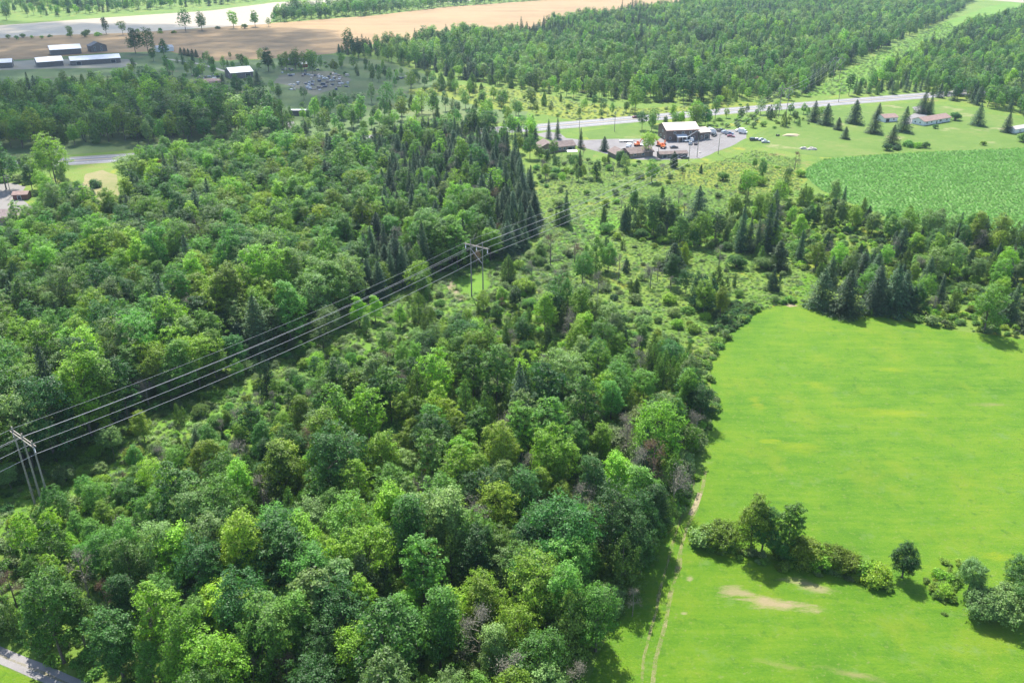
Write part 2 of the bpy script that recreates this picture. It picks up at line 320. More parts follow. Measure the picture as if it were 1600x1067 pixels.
# worn wheel ruts along the edge of the hay field (soil showing between grass)
def rut_mat():
    m, n, b = new_mat('worn_rut'); L = n.links.new
    geo = n.nodes.new('ShaderNodeNewGeometry'); t = n.nodes.new('ShaderNodeTexNoise'); t.inputs['Scale'].default_value = .55; t.inputs['Detail'].default_value = 8; t.inputs['Roughness'].default_value = .75
    L(geo.outputs['Position'], t.inputs['Vector'])
    mr = n.nodes.new('ShaderNodeMapRange'); mr.inputs[1].default_value = .40; mr.inputs[2].default_value = .66; L(t.outputs[0], mr.inputs[0])
    b.inputs['Base Color'].default_value = (.27,.24,.11,1); b.inputs['Roughness'].default_value = .95
    tp = n.nodes.new('ShaderNodeBsdfTransparent'); mx = n.nodes.new('ShaderNodeMixShader')
    ml = n.nodes.new('ShaderNodeMath'); ml.operation = 'MULTIPLY'; ml.inputs[1].default_value = .8; L(mr.outputs[0], ml.inputs[0])
    L(ml.outputs[0], mx.inputs[0]); L(tp.outputs[0], mx.inputs[1]); L(b.outputs[0], mx.inputs[2]); L(mx.outputs[0], n.nodes['Material Output'].inputs[0]); return m
M['rut'] = rut_mat()
tr = [(1102,735),(1094,775),(1078,820),(1066,855),(1060,885),(1048,930),(1036,980),(1024,1030),(1016,1080)]
strip('wheel_rut', tr, .75, .034, M['rut'], amp=.9, wvar=1.4)
strip('wheel_rut', [(x-17, y) for x, y in tr], .5, .034, M['rut'], amp=.9, wvar=1.6, seed=5)
M['soil'] = simple('bare_soil', (.25,.21,.11), .95, var=.2)
strip('bare_path', [(1094,770),(1086,788),(1079,805)], 1.1, .040, M['soil'], amp=.5, wvar=1.6)
strip('bare_path', [(880,396),(893,388),(910,379)], 1.6, .040, simple('bare_trail', (.24,.24,.14), .95), amp=.3, wvar=.8)
strip('bare_path', [(1226,474),(1234,478),(1242,476)], 2.6, .040, M['soil'], amp=.3, wvar=.8)
strip('mown_lane', [(1234,476),(1252,455),(1268,437),(1285,424)], 7, .030, G_hay, amp=.6)
strip('bare_path', [(692,436),(704,446),(712,458),(722,470)], 3.4, .040, simple('bare_trail_brown', (.20,.17,.09), .95), amp=.5, wvar=.9)
strip('wheel_rut', [(838,338),(870,345),(905,352),(960,352)], 1.2, .034, M['rut'], amp=1, seed=8)
# gravel lane in the near corner, grass beside it
G_lane = ground_mat('grey_lane_gravel', [(.3,(.15,.14,.14)),(.5,(.22,.205,.20)),(.7,(.30,.28,.27))], .1,.5,4,.4)
strip('gravel_lane', [(-120,975),(0,1022),(60,1048),(140,1082),(300,1140)], 2.8, .030, G_lane, amp=.25, wvar=.1)
strip('grass_median', [(-120,975),(0,1022),(60,1048),(140,1082),(300,1140)], .45, .036, M['rut'], amp=.25, wvar=.9)
sheet('lane_lawn', [(-120,1000),(-20,1032),(50,1062),(140,1100),(200,1180),(-120,1180)], .024, G_hay, 4, .3)

# highway: asphalt, gravel shoulders, painted lines
hA, hB = at(-140,272), at(1700,131)
hd = (hB-hA).normalized(); hn = Vector((-hd.y, hd.x, 0))
# follow the road's centre line as seen: left, middle, right
hw = [(-140,270),(0,259),(235,244),(640,212),(830,200.5),(1000,185.5),(1150,172.5),(1300,161),(1440,150),(1700,130)]
def offline(pts, off):
    P = [at(*p) for p in pts]; out = []
    for i, p in enumerate(P):
        d = (P[min(i+1, len(P)-1)]-P[max(i-1, 0)]).normalized(); nr = Vector((-d.y, d.x, 0)); out.append(tuple((p+nr*off).xy))
    return out
M['asphalt'] = ground_mat('asphalt_weathered', [(.3,(.13,.128,.135)),(.5,(.17,.168,.175)),(.7,(.21,.208,.215))], .02,.1,2,.1, streak=.3, ang=R(-22), streakscale=(.01,.5))
strip('highway_shoulder', offline(hw, 0), 19, .040, simple('shoulder_gravel', (.20,.19,.18), .9), world=True, wvar=.05)
strip('highway', offline(hw, 0), 13.5, .052, M['asphalt'], world=True)
M['paint_w'] = simple('road_paint_white', (.78,.78,.76), .7); M['paint_y'] = simple('road_paint_yellow', (.75,.55,.08), .7)
strip('road_line', offline(hw, 5.2), .3, .060, M['paint_w'], world=True)
strip('road_line', offline(hw, -5.2), .3, .060, M['paint_w'], world=True)
strip('road_line', offline(hw, 0.2), .3, .060, M['paint_y'], world=True)

# ------------------------------------------------------------------ foliage prototypes (numpy leaf clouds)
def unit(v): return v/np.maximum(np.linalg.norm(v, axis=1, keepdims=True), 1e-6)
def leaf_mesh(name, C, Nn, size, mats, aspect=.7, extra=None):
    """one bent-free quad per leaf spray; C centres, Nn normals; face attribute rnd"""
    n = len(C); Nn = unit(Nn)
    r = rng.normal(size=(n, 3)); T = unit(np.cross(Nn, r)); B = np.cross(Nn, T)
    s = size.reshape(-1, 1)*.5
    V = np.empty((n, 4, 3)); V[:,0] = C-T*s; V[:,1] = C-B*s*aspect; V[:,2] = C+T*s; V[:,3] = C+B*s*aspect
    V = V.reshape(-1, 3); nv = len(V)
    rn = rng.random(n)
    faces = np.arange(nv).reshape(-1, 4); midx = np.zeros(n, int)
    ev = []; ef = []
    if extra: ev, ef = extra.v, extra.f
    me = bpy.data.meshes.new(name)
    allv = np.concatenate([V, np.array(ev).reshape(-1, 3)]) if ev else V
    loops = faces.ravel().tolist(); starts = (np.arange(n)*4).tolist(); tot = [4]*n
    for f in ef:
        starts.append(len(loops)); tot.append(len(f)); loops += [i+nv for i in f]
    me.vertices.add(len(allv)); me.vertices.foreach_set('co', allv.ravel())
    me.loops.add(len(loops)); me.loops.foreach_set('vertex_index', loops)
    me.polygons.add(len(starts)); me.polygons.foreach_set('loop_start', starts); me.polygons.foreach_set('loop_total', tot)
    for m_ in mats: me.materials.append(m_)
    me.polygons.foreach_set('material_index', [0]*n+[1]*len(ef))
    a = me.attributes.new('rnd', 'FLOAT', 'FACE'); a.data.foreach_set('value', rn.tolist()+[.5]*len(ef))
    me.update(); me.validate(); return me
def rdir(n): return unit(rng.normal(size=(n, 3)))

def crown_broad(H, Rr, z0, nl, nleaf, ls, shape='round', clump=.5):
    """centres and normals of a lobed broadleaf crown, from height z0 to H"""
    Hc = H-z0; cz = z0+Hc*.52; Cs = []; Ns = []; lobes = []
    for i in range(nl):
        t = (i+.5)/nl; z = 1-1.75*t; ph = i*2.39996+rng.normal()*.35; q = math.sqrt(max(0, 1-z*z))
        d = np.array([math.cos(ph)*q, math.sin(ph)*q, z])
        rad = Rr; k = .62+rng.normal()*.15
        if shape == 'cone': rad = Rr*(.95-.45*z)
        if shape == 'vase': rad = Rr*(.85+.35*z)
        if shape == 'irregular': k *= rng.uniform(.75,1.3)
        c = np.array([d[0]*rad*k, d[1]*rad*k, cz+d[2]*Hc*.36*rng.uniform(.75,1.15)])
        rl = Rr*rng.choice([.22,.3,.38,.5])*rng.uniform(.9,1.1)*(1.0 if shape != 'tall' else .95)
        if shape == 'irregular': rl *= rng.uniform(.75,1.2)
        lobes.append((c, rl, d))
    wts = np.array([l[1]**2 for l in lobes]); wts = wts/wts.sum()
    for (c, rl, d), wt in zip(lobes, wts):
        n = int(nleaf*wt); nsp = max(3, int(n/24))
        sd_ = unit(rdir(nsp)*1.0+d*.55+np.array([0,0,.28])); sp = c+sd_*rl*np.array([1,1,.85 if shape in ('round','vase') else 1.25])*rng.uniform(.6,1.38,(nsp,1))
        idx = rng.integers(0, nsp, n)
        jit = rng.normal(size=(n,3))*np.array([clump,clump,clump*.55])*.58
        Cs.append(sp[idx]+jit); Ns.append(sd_[idx]*.7+np.array([0,0,.5])+rng.normal(size=(n,3))*.36)
    C = np.concatenate(Cs); Nn = np.concatenate(Ns)
    return C, Nn, lobes
def trunk_broad(H, Rr, lobes, r0):
    mb = MB(); x = rng.normal()*.3; y = rng.normal()*.3
    top = Vector((x, y, H*.72)); p1 = Vector((x*.3, y*.3, H*.3))
    mb.tube([(0,0,-.3),(0,0,.3),p1,top], [r0*1.5,r0,r0*.75,r0*.22], 6)
    for (c, rl, d) in lobes[::3]:
        b0 = p1.lerp(top, rng.uniform(.1,.8)); e = Vector(c); mid = b0.lerp(e, .5)+Vector((0,0,-.3))
        mb.tube([b0, mid, e], [r0*.38, r0*.24, r0*.08], 4)
    return mb

PROTO = {}   # kind -> list of dict(crown=mesh, trunk=mesh, joined=mesh)
def joined(name, C, Nn, size, mb, cm, tm, aspect=.7): return (C, Nn, size, mb, cm, tm, aspect)
def add_proto(kind, C, Nn, size, mb, aspect=.7, lod=None, H=14.0):
    cr = leaf_mesh(kind+'_crown', C, Nn, size, [M['mid']], aspect)
    tk = mb.mesh(kind+'_trunk', M['bark'])
    step = 5
    sel = rng.permutation(len(C))[:max(200, len(C)//step)]
    lo = (C[sel], Nn[sel], size[sel]*1.9, mb, aspect)
    PROTO.setdefault(kind, []).append(dict(crown=cr, trunk=tk, hi=(C, Nn, size, mb, aspect), lo=lo, H=H))
NL = 10500
specs = [('round',15,4.3,1.6),('round',13,3.5,1.2),('irregular',15,4.2,1.6),('irregular',12,3.2,1.2),('tall',17,3.2,1.6),('tall',15,2.8,1.4),('vase',14,4.7,4.0),('round',11,2.9,.9),('cone',14,3.1,.8)]
for shape, H, Rr, z0 in specs:
    C, Nn, lb = crown_broad(H, Rr, z0, 34 if shape != 'vase' else 26, NL, .4, shape)
    add_proto('broadleaf_tree', C, Nn, rng.uniform(.20,.38,len(C)), trunk_broad(H, Rr, lb, .22), H=H)
# poplar / ash: narrow, tall, airy
for k in range(3):
    H, Rr = [(16,2.8),(14,2.5),(18,3.0)][k]
    C, Nn, lb = crown_broad(H, Rr, 1.4, 34, 6000, .35, 'tall', .4)
    add_proto('poplar_tree', C, Nn, rng.uniform(.24,.44,len(C)), trunk_broad(H, Rr, lb, .17), H=H)
def spruce(H, Rr, n, droop=.25, z0=.6, gap=.55):
    Cs = []; Ns = []; z = z0; mb = MB(); mb.tube([(0,0,-.3),(0,0,H*.5),(0,0,H*.98)], [.2,.12,.02], 6)
    lv = []
    while z < H-.25:
        L_ = Rr*(1-(z/H))**.72*rng.uniform(.85,1.1)+.12; nb = max(4, int(6+L_*2.2)); lv.append((z, L_, nb)); z += gap*(.6+.6*L_/Rr)*rng.uniform(.8,1.2)
    tot = sum(L_*nb for _, L_, nb in lv)
    for z, L_, nb in lv:
        a0 = rng.random()*6.28
        for b_ in range(nb):
            a = a0+6.283*b_/nb+rng.normal()*.15; l = L_*rng.uniform(.75,1.15); k = max(3, int(n*l/tot))
            t = rng.random(k)**.7; wd = .28+.5*(1-t)*l*.35
            side = rng.normal(size=k)*wd*.55
            x = np.cos(a)*t*l-np.sin(a)*side; y = np.sin(a)*t*l+np.cos(a)*side
            zz = z-droop*t*t*l+rng.normal(size=k)*.08-np.abs(side)*.25+.25*t*t*t*l*.3
            Cs.append(np.stack([x,y,zz],1)); Ns.append(np.stack([np.cos(a)*.45+rng.normal(size=k)*.4, np.sin(a)*.45+rng.normal(size=k)*.4, .8+rng.normal(size=k)*.25],1))
    k = 60; t = rng.random(k); Cs.append(np.stack([rng.normal(size=k)*.06, rng.normal(size=k)*.06, H-.9+t*.95],1)); Ns.append(rdir(k))
    return np.concatenate(Cs), np.concatenate(Ns), mb
for H, Rr, n_ in [(15,4.4,9500),(13,4.6,9500),(17,3.3,8000),(10,3.9,7500)]:
    C, Nn, mb = spruce(H, Rr, n_)
    add_proto('spruce_tree', C, Nn, rng.uniform(.26,.46,len(C)), mb, .5, H=H)
def cedar(H, Rr, n):
    """flame-shaped multi-spire cedar"""
    Cs = []; Ns = []; mb = MB(); mb.tube([(0,0,-.3),(0,0,H*.5),(0,0,H*.9)], [.2,.14,.03], 6)
    sp = [(0,0,H,Rr)]+[(rng.normal()*Rr*.36, rng.normal()*Rr*.36, H*rng.uniform(.62,.92), Rr*rng.uniform(.45,.7)) for _ in range(4)]
    for (x0,y0,h,r) in sp:
        k = int(n*(h*r)/sum(s[2]*s[3] for s in sp)); nb = k//16
        z = (rng.random(nb)**1.15)*h*.97+.2; tt = z/h; rad = r*np.minimum(1, 1.55*(1-tt))**.75*np.minimum(1, .55+tt*2.2)
        a = rng.random(nb)*6.283; rr_ = rad*rng.uniform(.7,1.12,nb)
        c = np.stack([x0+np.cos(a)*rr_, y0+np.sin(a)*rr_, z],1); d = np.stack([np.cos(a), np.sin(a), np.full(nb,.45)],1)
        idx = rng.integers(0, nb, k)
        Cs.append(c[idx]+rng.normal(size=(k,3))*np.array([.2,.2,.36])); Ns.append(d[idx]+rng.normal(size=(k,3))*.38)
    return np.concatenate(Cs), np.concatenate(Ns), mb
for H, Rr in [(10,2.7),(12,3.0),(8,2.4),(13,2.6)]:
    C, Nn, mb = cedar(H, Rr, 6000)
    add_proto('cedar_tree', C, Nn, rng.uniform(.24,.42,len(C)), mb, .6, H=H)
def shrub(H, Rr, n, nl):
    Cs = []; Ns = []; mb = MB()
    for i in range(nl):
        a = rng.random()*6.283; q = math.sqrt(rng.random())*Rr*.68; rl = Rr*rng.uniform(.3,.5); hz = max(rl*.4, H*(1-.45*(q/Rr))*rng.uniform(.7,1.05)-rl*.9)
        c = np.array([math.cos(a)*q, math.sin(a)*q, hz]); k = n//nl; ns = max(3, k//12)
        sd_ = unit(rdir(ns)+np.array([math.cos(a)*.35, math.sin(a)*.35, .45])); sp = c+sd_*rl*rng.uniform(.6,1.1,(ns,1)); idx = rng.integers(0,ns,k)
        P_ = sp[idx]+rng.normal(size=(k,3))*np.array([.22,.22,.14]); P_[:,2] = np.maximum(P_[:,2], .05)
        Cs.append(P_); Ns.append(sd_[idx]*.6+np.array([0,0,.6])+rng.normal(size=(k,3))*.45)
        mb.tube([(0,0,-.1),(c[0]*.5,c[1]*.5,c[2]*.6),tuple(c)], [.07,.05,.02], 4)
    return np.concatenate(Cs), np.concatenate(Ns), mb
for H, Rr, nl in [(2.6,2.2,11),(3.6,2.4,12),(2.0,2.0,9),(3.0,3.2,16),(4.6,2.6,14),(5.6,3.5,26)]:
    C, Nn, mb = shrub(H, Rr, 3600 if nl < 20 else 9000, nl)
    add_proto('shrub', C, Nn, rng.uniform(.18,.36,len(C)), mb, H=H)
def dead(H, Rr, dense):
    mb = MB(); tips = []
    def br(p, d, L_, r, depth):
        q = p+d*L_; m_ = p+d*L_*.5+Vector(rng.normal(size=3)*L_*.06)
        mb.tube([p, m_, q], [r, r*.75, r*.5], 4 if depth > 1 else 3)
        if depth == 0: tips.append(q); return
        for k in range(3 if depth < 3 else 4):
            e = (d+Vector(rng.normal(size=3))*.55+Vector((0,0,.18))).normalized(); br(p.lerp(q, rng.uniform(.35,1)), e, L_*rng.uniform(.55,.8), r*.5, depth-1)
    mb.tube([(0,0,-.3),(0,0,H*.3),(rng.normal()*.3,rng.normal()*.3,H*.75)], [.17,.13,.05], 5)
    for k in range(dense):
        z = H*rng.uniform(.25,.75); a = rng.random()*6.283; up = rng.uniform(.2,.9)
        br(Vector((0,0,z)), Vector((math.cos(a),math.sin(a),up)).normalized(), Rr*rng.uniform(.5,.8)*(1.2-z/H), .06, 3)
    return mb, tips
for H, Rr, dn in [(11,2.6,7),(9,2.4,8),(12,2.0,6)]:
    mb, tips = dead(H, Rr, dn)
    T_ = np.array([tuple(t_) for t_ in tips]); k = 1700; idx = rng.integers(0, len(T_), k)
    C = T_[idx]+rng.normal(size=(k,3))*.35
    add_proto('bare_tree', C, rdir(k), rng.uniform(.12,.40,k), mb, .16, H=H)
# understory and weeds (only ever scattered)
for H, Rr, nl in [(1.7,1.5,7),(2.4,1.6,7),(1.2,1.4,6)]:
    C, Nn, mb = shrub(H, Rr, 1100, nl)
    PROTO.setdefault('under', []).append(dict(hi=(C, Nn, rng.uniform(.2,.4,len(C)), mb, .7), H=H))
for H, Rr, nl in [(.4,.9,5),(.6,.9,5),(.3,1.1,5)]:
    C, Nn, mb = shrub(H, Rr, 260, nl)
    Nn = Nn+np.array([0,0,1.2]); PROTO.setdefault('weed', []).append(dict(hi=(C, Nn, rng.uniform(.12,.3,len(C)), None, .6), H=H))
C = rng.uniform([-1.1,-.5,.15],[1.1,.5,.95],(110,3)); PROTO['crop'] = [dict(hi=(C, np.array([0,0,1.0])+rng.normal(size=(110,3))*.22, rng.uniform(.25,.5,110), None, .5), H=1)]

STUFF_PROTO = {}
def stuff_proto(kind, variant, colour, lod):
    k = (kind, variant, colour, lod)
    if k not in STUFF_PROTO:
        C, Nn, size, mb, asp = PROTO[kind][variant][lod]
        me = leaf_mesh('_'.join([kind,'scatter']), C, Nn, size, [M[colour], M['bark_grey'] if kind == 'bare_tree' else M['bark']], asp, mb)
        STUFF_PROTO[k] = bpy.data.objects.new(kind+'_scatter_source', me)
    return STUFF_PROTO[k]
def scatter(name, items, label):
    """items: (x, y, rz, scale, kind, variant, colour, lod) -> ONE object that instances the source meshes on points"""
    if not items: return
    keys = sorted({it[4:8] for it in items}); kidx = {k: i for i, k in enumerate(keys)}
    me = bpy.data.meshes.new(name); me.from_pydata([(i[0], i[1], 0) for i in items], [], [])
    def att(n_, t_, vals):
        a = me.attributes.new(n_, t_, 'POINT'); a.data.foreach_set('value', vals)
    att('rz', 'FLOAT', [i[2] for i in items]); att('sc', 'FLOAT', [i[3] for i in items]); att('ix', 'INT', [kidx[i[4:8]] for i in items])
    o = link(name, me); tag(o, label=label, kind='stuff')
    ng = bpy.data.node_groups.new(name, 'GeometryNodeTree'); ng.interface.new_socket('Geometry', in_out='INPUT', socket_type='NodeSocketGeometry'); ng.interface.new_socket('Geometry', in_out='OUTPUT', socket_type='NodeSocketGeometry')
    N = ng.nodes.new; L = ng.links.new
    gi = N('NodeGroupInput'); go = N('NodeGroupOutput'); iop = N('GeometryNodeInstanceOnPoints'); gj = N('GeometryNodeGeometryToInstance')
    for k in reversed(keys):
        oi = N('GeometryNodeObjectInfo'); oi.inputs['Object'].default_value = stuff_proto(*k); oi.inputs['As Instance'].default_value = False
        L(oi.outputs['Geometry'], gj.inputs[0])
    iop.inputs['Pick Instance'].default_value = True
    def na(n_, t_):
        a = N('GeometryNodeInputNamedAttribute'); a.data_type = t_; a.inputs[0].default_value = n_; return a.outputs[0]
    cx = N('ShaderNodeCombineXYZ'); L(na('rz','FLOAT'), cx.inputs[2]); L(cx.outputs[0], iop.inputs['Rotation'])
    c2 = N('ShaderNodeCombineXYZ'); s_ = na('sc','FLOAT')
    for q in range(3): L(s_, c2.inputs[q])
    L(c2.outputs[0], iop.inputs['Scale']); L(na('ix','INT'), iop.inputs['Instance Index'])
    L(gi.outputs[0], iop.inputs['Points']); L(gj.outputs[0], iop.inputs['Instance']); L(iop.outputs[0], go.inputs[0])
    md = o.modifiers.new('scatter', 'NODES'); md.node_group = ng
    return o

# ------------------------------------------------------------------ planting
def inside(p, poly):
    x, y = p; c = False; n = len(poly); j = n-1
    for i in range(n):
        xi, yi = poly[i]; xj, yj = poly[j]
        if (yi > y) != (yj > y) and x < (xj-xi)*(y-yi)/(yj-yi)+xi: c = not c
        j = i
    return c
def sample(pxpoly, d, grid=None, holes=(), dens=None, tries=5.0):
    poly = [W(*p) for p in pxpoly]; hs = [[W(*p) for p in h] for h in holes]
    xs = [p[0] for p in poly]; ys = [p[1] for p in poly]; x0, x1, y0, y1 = min(xs), max(xs), min(ys), max(ys)
    n = int((x1-x0)*(y1-y0)/(d*d)*tries); cell = {}; out = []; gx = d
    U = rng.random((n, 2))
    for u, v in U:
        x = x0+u*(x1-x0); y = y0+v*(y1-y0)
        i, j = int(x//gx), int(y//gx); ok = True
        for a in (-1,0,1):
            for b_ in (-1,0,1):
                for q in cell.get((i+a,j+b_), ()):
                    if (q[0]-x)**2+(q[1]-y)**2 < d*d: ok = False; break
                if not ok: break
            if not ok: break
        if not ok or not inside((x,y), poly) or any(inside((x,y), h) for h in hs): continue
        if dens and rng.random() > dens(x, y): continue
        cell.setdefault((i,j), []).append((x,y)); out.append((x,y))
    return out
def nz(x, y, s, seed=0): return noise.noise(Vector((x*s, y*s, seed)))

CL0 = W(72,800); CLN = (.79,-.61)   # the power line's foot and the direction away from it
KEEP_OUT = []   # (x, y, r) round buildings, vehicles, pylons
TREES = []      # dict(kind, x, y, s, rz, v, colour, zone, label, hand)
LEAFC = ['mid','bright','dark','silver','olive']
def plant(kind, x, y, s, colour, zone, label=None, v=None, hand=False):
    if not hand and any((x-a)**2+(y-b_)**2 < r_*r_ for a, b_, r_ in KEEP_OUT): return
    TREES.append(dict(kind=kind, x=x, y=y, s=s, rz=rng.random()*6.283, v=int(rng.integers(len(PROTO[kind]))) if v is None else v, colour=colour, zone=zone, label=label, hand=hand))
def hand(kind, px, py, h, colour, label, v=None):
    if kind == 'shrub' and h >= 4.4: v = 5
    if kind == 'shrub' and h < 3.4 and v == 3: v = 1
    p = at(px, py); v = int(rng.integers(len(PROTO[kind]))) if v is None else v
    plant(kind, p.x, p.y, h/PROTO[kind][v]['H'], colour, None, label, v, True)
def colour_for(kind, wts=(.38,.2,.2,.12,.1)):
    if kind in ('broadleaf_tree','poplar_tree'): return LEAFC[int(rng.choice(5, p=np.array(wts)/sum(wts)))]
    if kind == 'spruce_tree': return 'needle' if rng.random() < .6 else 'needle_blue'
    if kind == 'cedar_tree': return 'cedar' if rng.random() < .8 else 'needle'
    if kind == 'bare_tree': return 'bark_grey' if rng.random() < .8 else 'rust'
    return ['mid','willow','olive','bright','dark','silver'][int(rng.choice(6, p=[.20,.32,.14,.18,.06,.10]))]
def wood(pxpoly, d, mix, zone, smin=.75, smax=1.2, holes=(), dens=None, cw=(.38,.2,.2,.12,.1), clump=.02):
    kinds = list(mix); cw0 = cw
    for x, y in sample(pxpoly, d, holes=holes, dens=dens):
        wt = np.array([mix[k]*max(.08, 1+2.6*nz(x, y, clump, 11*i+3)) for i, k in enumerate(kinds)]); wt /= wt.sum()
        k = kinds[int(rng.choice(len(kinds), p=wt))]
        bn = nz(x, y, .011 if y > 480 else .035, 31); bm_ = nz(x, y, .014 if y > 480 else .04, 47)
        cw = (cw0[0], cw0[1]*max(.15, 1+2.3*bn), cw0[2]*max(.15, 1-2.3*bn), cw0[3]*max(.15, 1+3*bm_), cw0[4]*max(.1, 1-3*bm_))
        f = 1.0+(.45*nz(x, y, .012, 61) if y > 480 else 0)
        if zone == 'near woods' or zone == 'cedar thicket':
            dl = (x-CL0[0])*CLN[0]+(y-CL0[1])*CLN[1]; f *= min(1.0, max(.38, .36+dl/52))
        if k == 'bare_tree' and y < 480: f *= 1.25
        if zone == 'west woods' and k != 'shrub' and y < 330:
            dw = -((x-CL0[0])*CLN[0]+(y-CL0[1])*CLN[1])
            if dw < 45: f *= 1.22
        plant(k, x, y, f*rng.uniform(smin, smax)*(1+.25*nz(x, y, .03, 77)), colour_for(k, cw), zone)

# --- things whose footprints trees avoid
def keep(px, py, r): p = at(px, py); KEEP_OUT.append((p.x, p.y, r))
for a_ in [(72,800,5),(746,465,5),(1222,183,6),(12,330,9),(30,308,6),(18,305,3),(372,118,14),(110,82,16),(150,92,22),(80,97,16),(462,178,8),(462,98,8),(1448,188,15),(1390,185,10),(1060,212,22),(1100,212,8),(860,235,12),(885,232,10),(990,240,14),(1052,244,12),(1590,206,8),(455,225,4)]: keep(*a_)

lane_px = [(-120,960),(0,1000),(60,1024),(150,1062),(320,1120),(320,1300),(-120,1300)]
A_near = [(-60,878),(0,852),(100,800),(240,722),(420,630),(560,566),(700,530),(760,545),(800,600),(850,640),(900,690),(980,720),(1062,740),(1088,745),(1070,785),(1026,855),(990,920),(958,975),(932,1030),(914,1067),(925,1170),(900,1320),(300,1320),(-60,1010)]
wood(A_near, 4.0, {'broadleaf_tree':.62,'poplar_tree':.16,'cedar_tree':.10,'bare_tree':.09,'shrub':.06,'spruce_tree':.02}, 'near woods', .6, 1.28, holes=[lane_px], dens=lambda x, y: .93 if nz(x, y, .045, 5) > -.33 else .3)
A_mid = [(560,560),(680,505),(740,490),(800,470),(880,500),(960,520),(1020,545),(1088,590),(1103,640),(1096,700),(1062,738),(980,718),(900,688),(850,638),(800,598),(760,543),(700,528)]
wood(A_mid, 4.2, {'cedar_tree':.30,'broadleaf_tree':.24,'shrub':.34,'bare_tree':.08,'poplar_tree':.03}, 'cedar thicket', .6, 1.0, cw=(.3,.2,.2,.2,.1), dens=lambda x, y: .95 if nz(x, y, .05, 6) > -.3 else .35)
B_west = [(-160,480),(-80,400),(10,392),(80,345),(200,320),(225,275),(320,262),(480,246),(640,225),(760,224),(800,262),(825,300),(836,345),(828,384),(765,412),(690,430),(560,480),(455,540),(305,616),(135,696),(0,768),(-160,846)]
wood([(-160,480),(-80,400),(10,392),(80,345),(200,320),(225,275),(320,262),(480,246),(560,238),(600,330),(560,480),(455,540),(305,616),(135,696),(0,768),(-160,846)], 4.4,
     {'broadleaf_tree':.72,'poplar_tree':.1,'spruce_tree':.07,'cedar_tree':.04,'bare_tree':.03,'shrub':.05}, 'west woods', .78, 1.28,
     holes=[[(120,262),(186,262),(186,345),(120,345)],[(-160,285),(75,285),(70,352),(10,398),(-160,400)]], dens=lambda x, y: .95 if nz(x, y, .03, 9) > -.38 else .35)
wood([(560,238),(640,225),(760,224),(800,262),(825,300),(836,345),(828,384),(765,412),(690,430),(560,480),(600,330)], 4.2,
     {'spruce_tree':.62,'broadleaf_tree':.16,'poplar_tree':.05,'cedar_tree':.08,'bare_tree':.07}, 'conifer stand', .85, 1.15, cw=(.45,.12,.3,.08,.05))
wood([(775,420),(850,385),(905,400),(960,420),(1040,440),(1110,470),(1160,500),(1130,525),(1105,560),(1090,590),(1020,545),(960,520),(880,500),(800,470),(760,470)], 4.4,
     {'shrub':.84,'cedar_tree':.07,'bare_tree':.05,'broadleaf_tree':.04}, 'meadow scrub', .4, 1.0, dens=lambda x, y: .95 if nz(x, y, .05, 16) > .02 else .12)
wood([(0,762),(300,612),(560,492),(690,445),(700,520),(560,560),(420,628),(240,718),(0,845)], 4.2, {'shrub':.8,'cedar_tree':.06,'broadleaf_tree':.14}, 'power line brush', .45, .85, holes=[[(685,430),(770,405),(845,380),(850,400),(800,470),(735,480),(700,470)]], dens=lambda x, y: .7 if nz(x, y, .05, 26) > -.1 else .15, cw=(.35,.35,.05,.15,.1))
H_hedge = [(960,366),(1090,388),(1200,392),(1222,400),(1300,450),(1360,480),(1550,512),(1720,540),(1760,370),(1600,374),(1500,372),(1400,358),(1330,330),(1285,308),(1235,318),(1150,340),(1040,345)]
wood(H_hedge, 4.8, {'broadleaf_tree':.24,'cedar_tree':.16,'shrub':.38,'spruce_tree':.16,'bare_tree':.06}, 'field belt', .55, .9, dens=lambda x, y: .9 if nz(x, y, .04, 36) > -.2 else .4, cw=(.3,.25,.15,.2,.1))
wood([(835,225),(900,250),(1000,252),(1100,262),(1250,262),(1255,300),(1150,338),(1040,344),(960,362),(900,385),(845,340),(835,300)], 6,
     {'shrub':.80,'cedar_tree':.08,'broadleaf_tree':.05,'bare_tree':.05}, 'open meadow', .35, .85, dens=lambda x, y: .6 if nz(x, y, .04, 46) > .18 else .04)
wood([(835,225),(905,245),(1000,256),(980,275),(900,290),(845,290)], 6, {'broadleaf_tree':.3,'shrub':.3,'spruce_tree':.1,'cedar_tree':.15,'bare_tree':.15}, 'open meadow', .35, .7, dens=lambda x, y: .28)
wood([(960,366),(1060,375),(1200,392),(1230,440),(1215,475),(1170,490),(1110,468),(1040,438),(905,398)], 5, {'shrub':.88,'cedar_tree':.12}, 'weedy slope', .3, .7, dens=lambda x, y: .85 if nz(x, y, .05, 91) > .12 else .06)
# roadside belts
wood([(1100,186),(1180,178),(1290,178),(1290,190),(1240,200),(1180,202),(1110,199)], 6, {'shrub':.45,'broadleaf_tree':.4,'cedar_tree':.15}, 'roadside belt', .4, .75, dens=lambda x, y: .7)
wood([(1010,194),(1100,187),(1110,199),(1060,200),(1022,203)], 6, {'broadleaf_tree':.6,'cedar_tree':.3,'shrub':.1}, 'roadside belt', .55, .8, dens=lambda x, y: .9)
wood([(640,196),(760,186),(825,180),(830,192),(740,200),(640,206)], 8, {'broadleaf_tree':.5,'cedar_tree':.2,'shrub':.2,'bare_tree':.1}, 'highway verge', .6, 1, dens=lambda x, y: .75)
wood([(640,220),(830,206),(838,225),(800,250),(760,226),(640,226)], 7, {'broadleaf_tree':.6,'spruce_tree':.15,'shrub':.15,'bare_tree':.1}, 'highway verge', .7, 1, dens=lambda x, y: .8)
